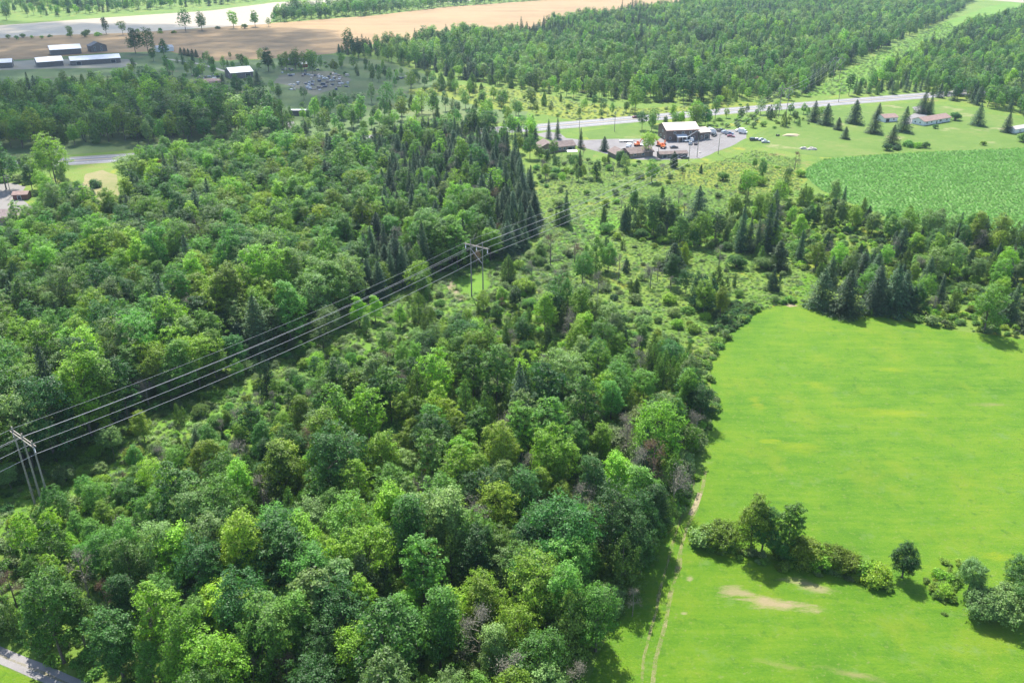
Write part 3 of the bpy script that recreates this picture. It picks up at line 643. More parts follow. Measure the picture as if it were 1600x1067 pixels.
wood([(-40,270),(60,272),(122,280),(124,306),(75,338),(50,300),(30,286),(-40,288)], 5.5, {'broadleaf_tree':.6,'shrub':.4}, 'roadside belt', .5, .95, dens=lambda x, y: .9)
# pasture woods in the cloud's shade
wood([(-160,140),(0,152),(190,142),(300,158),(400,178),(450,205),(430,216),(240,230),(190,222),(60,232),(-160,245)], 6.5, {'broadleaf_tree':.75,'poplar_tree':.08,'cedar_tree':.12,'spruce_tree':.05}, 'pasture woods', .9, 1.35, dens=lambda x, y: .9 if nz(x, y, .02, 56) > -.3 else .3)
wood([(450,205),(520,175),(640,170),(830,165),(830,180),(640,196),(560,212),(470,222)], 8.5, {'broadleaf_tree':.7,'shrub':.15,'cedar_tree':.15}, 'pasture woods', .6, 1, dens=lambda x, y: .75)
wood([(200,110),(350,112),(450,150),(560,160),(640,150),(640,170),(520,172),(450,200),(300,150),(190,135)], 10, {'broadleaf_tree':.4,'shrub':.45,'cedar_tree':.15}, 'pasture', .4, .9, dens=lambda x, y: .5)
wood([(260,98),(540,100),(660,118),(700,132),(640,145),(560,120),(430,112),(330,108)], 9, {'broadleaf_tree':.6,'shrub':.3,'cedar_tree':.1}, 'pasture', .45, .95, dens=lambda x, y: .5)
wood([(640,140),(830,150),(1000,172),(1160,163),(1150,170),(1000,180),(900,188),(830,178)], 12, {'shrub':.5,'broadleaf_tree':.3,'cedar_tree':.2}, 'highway verge', .4, .8, dens=lambda x, y: .55)
# far forest
FAR = 'far forest'
wood([(522,86),(560,76),(700,64),(820,54),(900,33),(1030,15),(1120,0),(1300,-12),(1500,-10),(1520,2),(1480,30),(1400,66),(1320,106),(1262,146),(1230,158),(1100,162),(1000,160),(900,155),(830,143),(720,125),(640,105),(590,92)], 5.8,
     {'broadleaf_tree':.40,'spruce_tree':.2,'cedar_tree':.1,'poplar_tree':.24,'bare_tree':.04}, FAR, .65, 1.1, cw=(.38,.1,.25,.24,.03), clump=.009, holes=[[(1080,70),(1280,63),(1300,71),(1090,78)]])
wood([(1322,150),(1362,130),(1430,92),(1500,57),(1560,32),(1640,8),(1800,6),(1800,250),(1650,195),(1580,176),(1500,160),(1440,147)], 6.0,
     {'broadleaf_tree':.5,'spruce_tree':.18,'cedar_tree':.08,'poplar_tree':.2,'bare_tree':.03}, FAR, .65, 1.1, cw=(.4,.12,.25,.2,.03), clump=.009, holes=[[(1322,150),(1440,140),(1640,133),(1800,120),(1800,100),(1850,150),(1640,150),(1440,160)][:0] or [(1300,165),(1300,158),(1440,143),(1440,156)]])
wood([(-300,40),(0,32),(150,22),(330,10),(420,-1),(540,-8),(540,-22),(200,-25),(-300,-10)], 13, {'broadleaf_tree':.9,'spruce_tree':.1}, 'river woods', .8, 1.4, dens=lambda x, y: .8 if nz(x, y, .006, 66) > -.05 else .12, cw=(.4,.1,.3,.2,0))
wood([(425,35),(440,24),(530,15),(600,10),(700,5),(830,-3),(950,-12),(1120,-19),(1120,-16),(950,-8),(830,2),(700,11),(580,24),(440,35)], 9, {'broadleaf_tree':1}, 'riverbank row', .8, 1.3, dens=lambda x, y: .9, cw=(.4,.1,.3,.2,0))
wood([(0,60),(200,52),(300,48),(420,40),(420,43),(300,51),(200,56),(0,64)], 14, {'shrub':.8,'broadleaf_tree':.2}, 'riverbank row', .7, 1.5, dens=lambda x, y: .6)
wood([(800,-14),(1500,-16),(1700,-2),(2000,-2),(2000,-30),(800,-34)], 16, {'broadleaf_tree':.7,'spruce_tree':.3}, FAR, .9, 1.2)

# --- single trees one can pick out
def H_(kind, px, py, h, colour, label, v=None): hand(kind, px, py, h, colour, label, v)
for px, py, h, lb in [(1271,190,13,'left end of the spruce row beside the highway'),(1290,195,13,'second of the spruce row beside the highway'),(1334,193,14.5,'tall, alone on the lawn left of the garage'),
    (1365,208,13.5,'large, on the lawn in front of the garage'),(1411,206,15,'large, between the garage and the white bungalow'),(1371,186,10,'slim, just behind the garage'),
    (1527,196,13.5,'right of the white bungalow by the forest edge'),(1572,207,12,'near the grey shed at the right edge of the lawn'),(1441,177,14,'behind the white bungalow, by the driveway'),(1452,178,12,'close behind the white bungalow roof')]:
    H_('spruce_tree', px, py, h, 'needle' if px % 2 else 'needle_blue', 'dark green spruce '+lb, [0,1,3,1][px % 4])
H_('spruce_tree', 1309,203,7.5,'needle_blue','small spruce at the right end of the roadside spruce row',3); H_('spruce_tree',1320,217,7,'needle','smallest spruce, alone in the middle of the lawn',3)
H_('spruce_tree',1393,226,11,'needle','broad spruce on the crop field edge below the garage',1); H_('shrub',1386,235,4.5,'dark','round dark shrub on the crop field edge below the garage',0); H_('shrub',1402,234,2.6,'dark','small round shrub right of the broad spruce at the crop field edge',2)
for px, py, h, c, lb in [(1418,229,3.6,'mid','left of three bushes on the lawn edge above the crop field'),(1433,231,3.2,'bright','middle of three bushes on the lawn edge above the crop field'),(1446,231,3.8,'mid','right of three bushes on the lawn edge above the crop field'),
    (1461,201,3,'dark','small upright bush on the lawn in front of the white bungalow'),(1536,227,2.8,'olive','low bush alone on the lawn edge far right of the garage'),(1492,188,6,'dark','round dark bush touching the right end of the white bungalow'),(1600,222,6,'mid','bushy shrub on the lawn edge below the grey shed')]:
    H_('shrub', px, py, h, c, lb)
H_('broadleaf_tree',1013,244,13,'bright','lime green vase shaped tree in the gravel yard before the orange machines',6)
H_('broadleaf_tree',1003,203,11,'dark','dark tree with a bare trunk beside the highway left of the workshop',6)
H_('broadleaf_tree',1018,205,11,'mid','upright tree touching the left wall of the workshop',4)
H_('broadleaf_tree',992,176,17,'bright','large light green tree alone across the highway from the workshop',0)
H_('spruce_tree',857,216,11,'needle_blue','left of a pair of slim spruces by the house drive',2); H_('spruce_tree',871,217,12,'needle_blue','right of a pair of slim spruces by the house drive',2)
for px, py, h, lb in [(700,224,16,'left of three crowns hiding the highway beside the conifer stand'),(735,221,17,'middle of three crowns hiding the highway beside the conifer stand'),(665,226,15,'leftmost crown hiding the highway beside the conifer stand'),(800,214,13,'crown over the highway just left of the house drive')]:
    H_('broadleaf_tree', px, py, h, 'mid' if px != 735 else 'dark', lb.replace('left of three','third')+', broadleaf', 4 if px == 800 else 1)
H_('spruce_tree',832,212,12,'needle','dark spruce at the house drive nearest the highway',0); H_('spruce_tree',907,231,11,'needle_blue','bluish spruce right of the brown house roof',2); H_('spruce_tree',944,236,8,'needle','dark small spruce between the brown house and the grey bungalow',3)
H_('broadleaf_tree',762,222,18,'dark','big dark spreading tree beside the highway left of the brown house',6); H_('broadleaf_tree',828,248,13,'dark','dark round tree at the left corner of the brown house',0)
H_('broadleaf_tree',1168,313,14,'bright','open vase shaped elm standing alone in the goldenrod meadow',6)
H_('broadleaf_tree',1447,386,15,'silver','flat topped grey green elm rising over the crop field edge',6)
H_('broadleaf_tree',1456,410,13,'dark','very dark round tree below the flat topped elm',0); H_('broadleaf_tree',1432,402,8,'bright','bright yellow green tree left of the very dark round tree',7)
H_('broadleaf_tree',1301,330,14,'silver','tall grey green leaning tree at the left tip of the crop field',5); H_('bare_tree',1304,335,9,'bark_grey','greyish bare tree at the left tip of the crop field',1)
H_('broadleaf_tree',1020,368,17,'dark','left half of the big dark clump in the middle of the meadow',4); H_('broadleaf_tree',1040,370,16,'dark','right half of the big dark clump in the middle of the meadow',4)
H_('cedar_tree',983,362,14,'needle','tall dark cedar left of the big dark meadow clump',3); H_('cedar_tree',975,362,9,'needle','short dark cedar at the foot of the tall cedar in the meadow',0)
H_('spruce_tree',1089,345,15,'needle_blue','tall pointed spruce behind the light green meadow poplars',1)
H_('broadleaf_tree',1062,384,12,'mid','left light green bushy poplar in front of the pointed meadow spruce',8); H_('broadleaf_tree',1093,384,13,'bright','right light green bushy poplar in front of the pointed meadow spruce',1)
for px, h, c, lb in [(1156,18,'needle','first'),(1169,14,'needle','second'),(1182,13,'needle_blue','third'),(1196,19,'needle','fourth'),(1206,17,'needle_blue','fifth')]:
    H_('spruce_tree', px, 392+(px%3), h, c, lb+' from the left of the tall spruces left of the crop field tip', 2)
H_('spruce_tree',884,352,15,'needle','slender dark conifer alone on the upper meadow beside the ditch',2); H_('cedar_tree',876,352,7,'cedar','short cedar at the foot of the slender meadow conifer',2)
H_('cedar_tree',930,430,14,'cedar','tall green cedar in the meadow right of the near H frame pylon',1); H_('broadleaf_tree',950,424,10,'mid','bushy green tree leaning on the tall meadow cedar',7)
H_('spruce_tree',1051,424,11,'needle','pyramid shaped dark conifer in the lower middle meadow',3); H_('spruce_tree',1215,420,11,'needle','dark pyramid conifer above the round blue green bush',3)
H_('cedar_tree',1206,454,7.5,'needle_blue','round blue green bush on the slope above the hay field',2); H_('shrub',1190,420,5,'cedar','upright small cedar bush left of the dark pyramid conifer',4); H_('shrub',1150,418,5.5,'dark','wide low dark bush in the weedy slope below the spruces',3)
H_('shrub',1031,418,5,'cedar','round bush pair left of the pyramid conifer, upper one',4); H_('cedar_tree',1068,412,8,'olive','olive cedar bush right of the pyramid conifer',2)
H_('bare_tree',1122,425,13,'bark_grey','tall thin leafless snag standing on the weedy slope',2); H_('bare_tree',872,468,13,'bark_grey','grey leafless tree right of the near H frame pylon',0); H_('bare_tree',868,462,10,'olive','half dead olive tree beside the grey leafless tree',1)
H_('shrub',818,458,6,'olive','upright olive bush between the pylon and the grey leafless tree',4)
for px, py, h, v, c, lb in [(1086,478,12,3,'needle','left'),(1098,482,11,2,'needle','middle'),(1118,470,12,1,'cedar','right')]:
    H_('cedar_tree', px, py, h, c, lb+' cedar of the dense trio above the tip of the hay field', v)
for px, py, h, v, lb in [(1281,480,13.5,1,'first'),(1320,490,15,1,'second'),(1365,487,16,0,'third'),(1392,489,16.5,1,'fourth'),(1407,484,14,0,'fifth')]:
    H_('spruce_tree', px, py, h, 'needle' if v else 'needle_blue', lb+' from the left of the big spruces along the top of the hay field', v)
H_('broadleaf_tree',1428,486,9,'mid','small green tree right of the big spruces on the hay field edge',7)
H_('broadleaf_tree',1537,520,15,'mid','big round crowned tree on the top edge of the hay field',1); H_('spruce_tree',1577,505,14,'needle','narrow dark spruce right of the big round crowned tree',2); H_('shrub',1480,428,5,'bright','bright yellow green bush among the spruces of the tree belt',1)
H_('spruce_tree',1345,440,12,'needle_blue','grey green spruce standing behind the big hay field spruces',1); H_('spruce_tree',1405,402,12,'needle','dark spruce below the crop field edge left of the bright tree',1)
# hedge in the hay field
for px, py, h, k, v, c, lb in [(1124,852,6.0,'shrub',3,'olive','wide olive bush at the left end of the hay field hedge'),(1108,848,4.2,'shrub',0,'silver','pale bush at the very left tip of the hay field hedge'),
    (1172,862,13.5,'broadleaf_tree',8,'olive','tallest cone shaped tree of the hay field hedge'),(1190,862,11,'broadleaf_tree',8,'dark','dark shoulder tree right of the tallest hedge tree'),
    (1229,866,13,'poplar_tree',1,'mid','slim light green tree in the hay field hedge'),(1226,870,5,'shrub',4,'mid','bush at the foot of the slim hedge tree'),(1254,876,6,'shrub',1,'olive','olive bush right of the slim hedge tree'),
    (1283,884,5.0,'shrub',0,'bright','low green bush in the middle of the hay field hedge'),(1300,886,5.6,'shrub',4,'olive','tallest olive bush in the right half of the hay field hedge'),(1326,888,3.2,'shrub',1,'rust','small reddish brown bush in the hay field hedge'),(1320,890,4.4,'shrub',1,'olive','olive bush left of the small reddish hedge bush'),
    (1345,896,3.2,'shrub',2,'bright','low bright bush in the right part of the hay field hedge'),(1366,906,3.6,'shrub',0,'olive','last low bush at the right end of the hay field hedge'),
    (1409,902,7.5,'broadleaf_tree',7,'dark','small dark tree standing alone at the gap in the hay field hedge'),
    (1476,930,2.6,'shrub',3,'bright','flat yellow green brush patch right of the gap in the hedge'),(1470,905,2.2,'shrub',2,'bright','small yellow green brush behind the flat brush patch'),(1510,932,8.5,'broadleaf_tree',3,'silver','silvery narrow tree at the left of the right edge clump'),
    (1536,962,6.2,'shrub',5,'silver','pale rounded tree in the right edge clump'),(1569,966,7.4,'shrub',5,'silver','larger pale rounded tree in the right edge clump'),(1605,972,10,'broadleaf_tree',0,'dark','dark tree at the right frame edge of the hay field clump'),(1585,928,8.5,'broadleaf_tree',1,'dark','dark tree behind the pale trees of the right edge clump')]:
    H_(k, px, py, h, c, lb, v)
for i, (px, py, h, c, lb) in enumerate([(1000,668,6.5,'willow','first of the pale willow bushes above the field ruts, far left'),(1040,690,6,'olive','olive willow bush among the pale willow bushes'),(1074,702,6.5,'willow','pale willow bush touching the hay field edge'),(1032,642,6,'willow','pale willow bush below the dark cedars'),
   (980,642,5.5,'olive','olive bush behind the pale willow bushes'),(955,702,7,'willow','tall pale willow bush left of the others'),(1003,722,6.5,'silver','silvery willow bush in the middle of the pale bushes'),(1048,738,5.5,'bright','fresh green low bush below the pale willow bushes'),(925,660,6,'willow','pale willow bush deep in the cedar thicket'),(900,615,5.5,'willow','pale rounded bush at the upper cedar thicket')]):
    H_('shrub', px, py, h, c, lb, [3,1,3,4][i % 4])
H_('broadleaf_tree',1093,662,10.5,'dark','dark round tree bulging into the hay field edge',1); H_('broadleaf_tree',1075,640,11,'dark','dark tree behind the one bulging into the hay field',7)
for px, py, h, lb in [(1010,600,11,'left'),(1035,610,12,'middle'),(1058,603,10,'right')]: H_('cedar_tree', px, py, h, 'cedar', lb+' of three dark cedars above the pale willow bushes', 3)
# near woods: dead wood and crowns that stand out
for px, py, h, c, lb in [(663,800,13,'bark_grey','grey dead tree standing in a dark gap in the near woods'),(447,842,10,'bark_grey','whitish bare tree poking out of the near woods'),(205,860,10,'bark_grey','fallen looking bare limbs in the left near woods'),
    (930,800,10,'bark_grey','grey bare thicket tree left of the field edge'),(905,812,9,'bark_grey','paler bare thicket tree beside the grey one'),(958,816,9,'bark_grey','bare thicket tree nearest the field edge'),(770,1065,7,'rust','brown dead brush heap tree at the bottom of the woods'),(812,1075,7,'rust','second brown dead tree at the bottom of the woods'),
    (988,962,8,'bark_grey','grey bare tree at the woods edge above the field ruts'),(345,770,12,'bark_grey','tall pale dead trunk in the left near woods'),(140,425,11,'bark_grey','dead trunk leaning in the west woods'),(700,400,14,'rust','reddish dead conifer in the conifer stand'),(745,418,9,'rust','pinkish dead conifer beside the near pylon'),(640,425,14,'bark_grey','grey dying conifer beside the power line')]:
    H_('bare_tree', px, py, h, c, lb)
H_('broadleaf_tree',88,288,24,'bright','huge lime green willow like tree beside the highway',0); H_('broadleaf_tree',10,296,21,'dark','large dark tree left of the lime green roadside tree',1); H_('shrub',150,292,4,'dark','round dark bush on the dry clearing',0)
H_('broadleaf_tree',678,735,15,'dark','large dark green maple high in the near woods',0); H_('broadleaf_tree',858,785,12,'bright','round lime green crown in the middle of the near woods',1); H_('broadleaf_tree',745,790,13,'olive','olive upright crown left of the lime green crown',8)
H_('broadleaf_tree',440,920,11,'bright','bright yellow green small tree below the whitish bare tree',3); H_('broadleaf_tree',755,985,12,'bright','light green round crown at the lower middle of the woods',1); H_('broadleaf_tree',975,900,15,'dark','deep green large tree at the woods edge by the ruts',0)
H_('broadleaf_tree',435,465,17,'dark','large dark round maple in the middle of the west woods',0); H_('broadleaf_tree',545,118,1,'dark','x',0) if False else None
H_('broadleaf_tree',545,82,22,'dark','biggest dark tree at the left corner of the far forest by the grain field',0); H_('broadleaf_tree',560,92,18,'dark','dark tree in front of the biggest one at the grain field corner',1)
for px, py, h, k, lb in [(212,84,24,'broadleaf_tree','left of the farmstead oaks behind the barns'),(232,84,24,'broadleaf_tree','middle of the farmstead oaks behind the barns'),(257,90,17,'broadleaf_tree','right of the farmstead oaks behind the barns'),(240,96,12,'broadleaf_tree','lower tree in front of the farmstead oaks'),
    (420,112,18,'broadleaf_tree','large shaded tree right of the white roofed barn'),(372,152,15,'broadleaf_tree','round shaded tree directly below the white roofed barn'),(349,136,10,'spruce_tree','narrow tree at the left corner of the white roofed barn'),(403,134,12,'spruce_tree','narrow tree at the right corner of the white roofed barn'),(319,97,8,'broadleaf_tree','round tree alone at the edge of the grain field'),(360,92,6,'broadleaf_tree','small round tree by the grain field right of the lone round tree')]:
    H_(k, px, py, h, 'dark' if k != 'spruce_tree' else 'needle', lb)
for i, px in enumerate(range(283, 312, 6)):
    H_('spruce_tree', px, 86+i*.9, 7, 'needle', 'small conifer of the planted row on the grain field edge', 3)
    TREES[-1]['group'] = 'planted conifer row on the grain field edge'
for px, py, h, lb in [(690,142,13,'left of the two rounded cedars at the goldenrod meadow'),(705,141,15,'right of the two rounded cedars at the goldenrod meadow'),(738,144,14,'single rounded cedar right of the pair at the goldenrod meadow'),(752,145,7,'small cedar touching the single rounded cedar')]:
    H_('cedar_tree', px, py, h, 'cedar', lb, 0)

# --- individuals and masses
CN = dict(mid='mid green', bright='bright yellow green', dark='dark green', silver='silvery green', olive='olive green', needle='dark green', needle_blue='bluish green', cedar='olive green', willow='pale grey green', rust='reddish brown', bark_grey='grey')
KN = dict(broadleaf_tree='broadleaf tree', poplar_tree='narrow poplar', spruce_tree='pointed spruce', cedar_tree='bushy cedar', bare_tree='dead tree', shrub='shrub')
CAT = dict(broadleaf_tree='tree', poplar_tree='tree', spruce_tree='tree', cedar_tree='tree', bare_tree='tree', shrub='shrub')
for t_ in TREES:
    H = PROTO[t_['kind']][t_['v']]['H']*t_['s']; px, py = proj(t_['x'], t_['y'], H*.6)
    t_['in'] = -15 < px < 1615 and -15 < proj(t_['x'], t_['y'], H)[1] and proj(t_['x'], t_['y'], H)[1] < 1067 and px > -900
    t_['size'] = H/(t_['x']**2+t_['y']**2+CAM_H**2)**.5
by = {}
for t_ in TREES: by.setdefault(t_['kind'], []).append(t_)
LIMIT = 300
MARKS = [('near H frame pylon',746,440),('left pylon',60,740),('lone lime crown',858,730),('large dark maple',678,680),('grey dead tree',663,745),('whitish bare tree',447,800),('gravel lane',60,1030),('brown brush heap',790,1010),
  ('bare thicket',930,770),('field edge ruts',1050,890),('hay field corner',1150,520),('cedar trio',1100,450),('bright yellow green tree',440,880),('tall dead trunk',345,700),('round dark maple',435,390),('slanting west trunk',140,370),('lime roadside willow',86,240),
  ('reddish dead conifer',700,340),('brown house',870,225),('workshop',1060,210),('orange machines',1010,225),('big dark meadow clump',1030,320),('goldenrod elm',1168,290),('five tall spruces',1182,350),('flat topped elm',1447,345),('big hay field spruces',1365,450),
  ('big round crowned tree',1537,475),('white bungalow',1452,185),('goldenrod cedars',705,120),('grain field corner',530,75),('power line clearing',1400,90),('white roofed barn',376,115),('top left barns',110,88),('long dead snag',1122,405),('slender meadow conifer',884,320),('bottom frame edge',500,1040),('olive hedge trees',1172,810)]
def words_ok(s_): return len(s_.replace('-', ' ').split()) <= 16
def wood_labels(lst):
    from collections import defaultdict
    g = defaultdict(list)
    for t_ in lst:
        H = PROTO[t_['kind']][t_['v']]['H']*t_['s']; px, py = proj(t_['x'], t_['y'], H*.6); t_['px'] = px
        size = 'small' if t_['s'] < .72 else 'tall' if t_['s'] > 1.05 else 'medium'
        m_ = min(MARKS, key=lambda q: (q[1]-px)**2+((q[2]-py)*1.3)**2); dx, dy = px-m_[1], py-m_[2]; dd = math.hypot(dx, dy)
        rel = ('left of' if dx < 0 else 'right of') if abs(dx) > abs(dy)*1.0 else ('behind' if dy < 0 else 'in front of')
        if dd < 45: rel = 'close '+rel if rel in ('behind','in front of') else 'just '+rel
        elif dd > 110: rel = 'well '+rel if rel in ('left of','right of') else 'far '+rel
        t_['desc'] = (size, CN[t_['colour']], KN[t_['kind']], rel, m_[0]); g[t_['desc']].append(t_)
    ORD = {1:['leftmost','second from left','third from left','fourth from left','fifth from left']}
    NW = {2:'two',3:'three',4:'four',5:'five'}
    for d, l in g.items():
        l.sort(key=lambda q: q['px']); n_ = len(l)
        for i, t_ in enumerate(l):
            base = f"{d[0]} {d[1]} {d[2]} {d[3]} the {d[4]}"
            if n_ == 1: t_['label'] = base
            elif n_ <= 5:
                o_ = 'rightmost' if i == n_-1 else ORD[1][i]
                t_['label'] = f"{o_} of {NW[n_]} {d[0]} {d[1]} {d[2]}s {d[3]} the {d[4]}"
                if not words_ok(t_['label']): t_['label'] = f"{o_} {d[0]} {d[1]} {d[2]} {d[3]} the {d[4]}"
            else: t_['label'] = base
            if not words_ok(t_['label']): t_['label'] = t_['label'].replace(d[0]+' ', '', 1)
            t_['group'] = f"{d[2]}s of the {t_['zone']}" if n_ <= 5 else f"{d[0]} {d[1]} {d[2]}s {d[3]} the {d[4]}"
for kind, lst in by.items():
    ones = [t_ for t_ in lst if t_['hand']]
    rest = sorted([t_ for t_ in lst if not t_['hand'] and t_['in']], key=lambda q: -q['size'])
    room = LIMIT-len(ones); ones += rest[:room]; wood_labels(rest[:room]); mass = rest[room:]+[t_ for t_ in lst if not t_['hand'] and not t_['in']]
    for t_ in ones:
        root = empty(kind, (t_['x'], t_['y'], 0), t_['rz'], t_['s']); pr = PROTO[kind][t_['v']]
        if t_['s'] > 0: wd_ = 1.2 if kind == 'spruce_tree' and t_['v'] != 2 else 1.0; root.scale = (t_['s']*wd_*rng.uniform(.9,1.14), t_['s']*wd_*rng.uniform(.9,1.14), t_['s'])
        far = t_['y'] > 900
        tk = link('stem' if kind == 'shrub' else 'trunk', pr['trunk'], root)
        if kind == 'bare_tree':
            tk.material_slots[0].link = 'OBJECT'; tk.material_slots[0].material = M['bark_grey'] if t_['colour'] != 'rust' else M['bark']
        cr = link('twigs' if kind == 'bare_tree' else 'foliage' if kind == 'shrub' else 'crown', pr['crown'], root)
        cr.material_slots[0].link = 'OBJECT'; cr.material_slots[0].material = M[t_['colour']]
        if kind == 'bare_tree': cr['kind'] = 'stuff'
        tag(root, t_['label'], CAT[kind], t_.get('group'))
    items = [(t_['x'], t_['y'], t_['rz'], t_['s'], kind, t_['v'], t_['colour'], 'lo' if t_['y'] > 480 else 'hi') for t_ in mass]
    scatter({'broadleaf_tree':'broadleaf_forest','poplar_tree':'poplar_forest','spruce_tree':'spruce_forest','cedar_tree':'cedar_forest','bare_tree':'dead_trees_forest','shrub':'scrub_vegetation'}[kind], items, None)
    print('TREES', kind, len(lst), len(ones), len(mass))

# understory
def scat(name, pxpoly, d, kind, colours, s0, s1, label=None, dens=None, holes=()):
    it = []
    for x, y in sample(pxpoly, d, dens=dens, holes=holes):
        if any((x-a)**2+(y-b_)**2 < (r_*.8)**2 for a, b_, r_ in KEEP_OUT if r_ > 5.5): continue
        it.append((x, y, rng.random()*6.283, rng.uniform(s0, s1), kind, int(rng.integers(len(PROTO[kind]))), colours[int(rng.integers(len(colours)))], 'hi'))
    scatter(name, it, label); print('SCAT', name, len(it))
scat('undergrowth', A_near, 2.3, 'under', ['under','under','mid','willow','bright'], .6, 1.25, holes=[lane_px])
scat('undergrowth_vegetation', A_mid, 2.3, 'under', ['under','willow','olive','bright'], .5, 1.2)
scat('west_undergrowth', B_west, 3.2, 'under', ['under','under','mid','bright'], .7, 1.5, holes=[[(120,262),(186,262),(186,345),(120,345)],[(-160,285),(75,285),(70,352),(10,398),(-160,400)]])
scat('corridor_weeds', corr, 1.35, 'weed', ['weed','weed','weed_dark','under','willow'], .6, 1.5, dens=lambda x, y: .95 if nz(x, y, .06, 3) > -.1 else .4, holes=[[(705,440),(760,425),(765,450),(730,462)]])
scat('meadow_weeds', [(836,225),(900,250),(1000,256),(1110,256),(1180,235),(1250,250),(1255,300),(1290,320),(1222,400),(1290,440),(1225,478),(1180,488),(1130,520),(1100,560),(1095,600),(1020,545),(880,500),(800,470),(770,430),(850,385),(845,340)], 1.15, 'weed',
     ['weed','weed','weed','weed_dark','willow','bright'], .35, 1.0, dens=lambda x, y: .8 if nz(x, y, .05, 13) > 0 else .3)
scat('belt_undergrowth', H_hedge, 2.6, 'under', ['under','willow','olive','bright'], .6, 1.3)
edge_px = [(1105,700),(1112,640),(1109,590),(1117,550),(1139,520),(1178,487),(1214,475),(1290,482),(1400,498),(1500,515),(1620,532)]
it = []
for (a, b_) in zip([at(*p) for p in edge_px][:-1], [at(*p) for p in edge_px][1:]):
    k = int((b_-a).length/1.1); d = (b_-a).normalized(); nr = Vector((-d.y, d.x, 0))
    for j in range(k):
        p = a.lerp(b_, rng.random())+nr*(abs(rng.normal())*2.2-.3); it.append((p.x, p.y, rng.random()*6.28, rng.uniform(.25,1.3)**1.3, 'under', int(rng.integers(3)), ['under','mid','willow','weed'][int(rng.integers(4))], 'hi'))
scatter('field_edge_weeds', it, None)
he = [(1100,852),(1172,868),(1250,880),(1300,890),(1350,902),(1378,912)]; it = []
for (a, b_) in zip([at(*p) for p in he][:-1], [at(*p) for p in he][1:]):
    for j in range(int((b_-a).length/.5)):
        p = a.lerp(b_, rng.random())+Vector((rng.normal()*.4, rng.normal()*1.0, 0)); it.append((p.x, p.y, rng.random()*6.28, rng.uniform(.35,.85), 'under', int(rng.integers(3)), ['under','olive','willow','weed'][int(rng.integers(4))], 'hi'))
for j in range(90):
    p = at(1480+rng.normal()*12, 918+rng.normal()*14); it.append((p.x, p.y, rng.random()*6.28, rng.uniform(.3,.7), 'under', int(rng.integers(3)), 'weed', 'hi'))
scatter('hedge_undergrowth', it, None)
# dark reed bed at the field corner
scat('reed_vegetation', [(1112,497),(1125,480),(1150,472),(1172,478),(1178,490),(1160,508),(1140,520),(1122,516)], .9, 'under', ['dark','weed_dark'], .5, .8)
scat('crop_plants', crop_poly, 1.25, 'crop', ['crop'], .55, .85)
it = []
Bp = [W(*p) for p in hay_edge[:15]]
scat('goldenrod', [(700,150),(640,148),(720,133),(830,142),(900,160),(1000,170),(1160,162),(1100,174),(1000,180),(900,188),(830,175)], 3.2, 'weed', ['weed','willow'], .9, 1.8, dens=lambda x, y: .6)
scat('far_corridor_weeds', [(1262,150),(1320,112),(1400,72),(1480,34),(1500,55),(1430,90),(1360,128),(1320,148)], 3.4, 'weed', ['weed','weed_dark','bright'], 1.0, 2.4, dens=lambda x, y: .55)

# ------------------------------------------------------------------ power line
LD = (Vector((1,1.45,0))).normalized(); 
def pylon(px, py, legs, label, H=20.0):
    p = at(px, py); d = {0:Vector((.61,.79,0)),1:Vector((.57,.82,0)),2:Vector((.56,.83,0))}[legs[1]]; a = Vector((d.y,-d.x,0)); rz = math.atan2(a.y, a.x)
    root = empty('power_pylon', p, rz); tag(root, label, 'pylon', 'wooden pylons of the power line')
    xs = (-4.2,0,4.2) if legs[0] == 3 else (-2.4,2.4)
    for x in xs: MB().tube([(x,0,-.5),(x,0,H if legs[0] == 2 else H-.6)], [.24,.15], 8).build('pole', M['pole'], root)
    W_ = 4.9
    MB().box(-W_,W_,-.34,-.18,H-2.0,H-1.72).box(-W_,W_,.18,.34,H-2.0,H-1.72).build('crossarm', M['pole'], root)
    if legs[0] == 2:
        MB().tube([(-2.3,.05,H-3.2),(2.4,.05,H-7.6)], .07, 5).build('brace', M['steel'], root)
    for x in (-4.4,0,4.4):
        mb = MB().tube([(x,0,H-1.72),(x,0,H-2.2)], .03, 4)
        for k in range(7):
            z = H-2.25-k*.17; mb.tube([(x,0,z),(x,0,z-.06)], [.17,.13], 8)
            mb.tube([(x,0,z-.06),(x,0,z-.17)], .04, 4)
        mb.build('insulator', M['insul'], root)
    return root
def wpos(root, x, z): return Vector(root.location)+Vector((math.cos(root.rotation_euler.z)*x, math.sin(root.rotation_euler.z)*x, z))
PY1 = pylon(70, 800, (3,0), 'three pole wooden power pylon in brush at the left frame edge'); PY2 = pylon(746, 466, (2,1), 'two pole H frame pylon with diagonal brace on the bright corridor grass'); PY3 = pylon(1222, 184, (2,1), 'two pole H frame pylon beside the highway right of the workshop')
PY4 = pylon(1306, 126, (2,2), 'farthest H frame pylon at the start of the forest clearing', 19)
def wire_run(x, z, r, label):
    ends = [wpos(PY1, x, z)-Vector((.61,.79,0))*170, wpos(PY1, x, z), wpos(PY2, x, z), wpos(PY3, x, z), wpos(PY4, x, z-1)]
    pts = []
    for a, b_ in zip(ends[:-1], ends[1:]):
        n_ = 26; L_ = (b_-a).length; sag = min(7.5, L_*L_*.000075+.6)
        for k in range(n_): t = k/n_; pts.append(a.lerp(b_, t)-Vector((0,0,4*sag*t*(1-t))))
    pts.append(ends[-1])
    o = MB().tube(pts, r, 5).build('power_line_wire', M['wire']); tag(o, label, 'wire', 'wires of the power line')
for x, lb in ((-4.4,'upper left'),(0,'middle'),(4.4,'lower right')): wire_run(x, 16.3, .042, lb+' conductor wire hanging from the insulators of the power pylons')
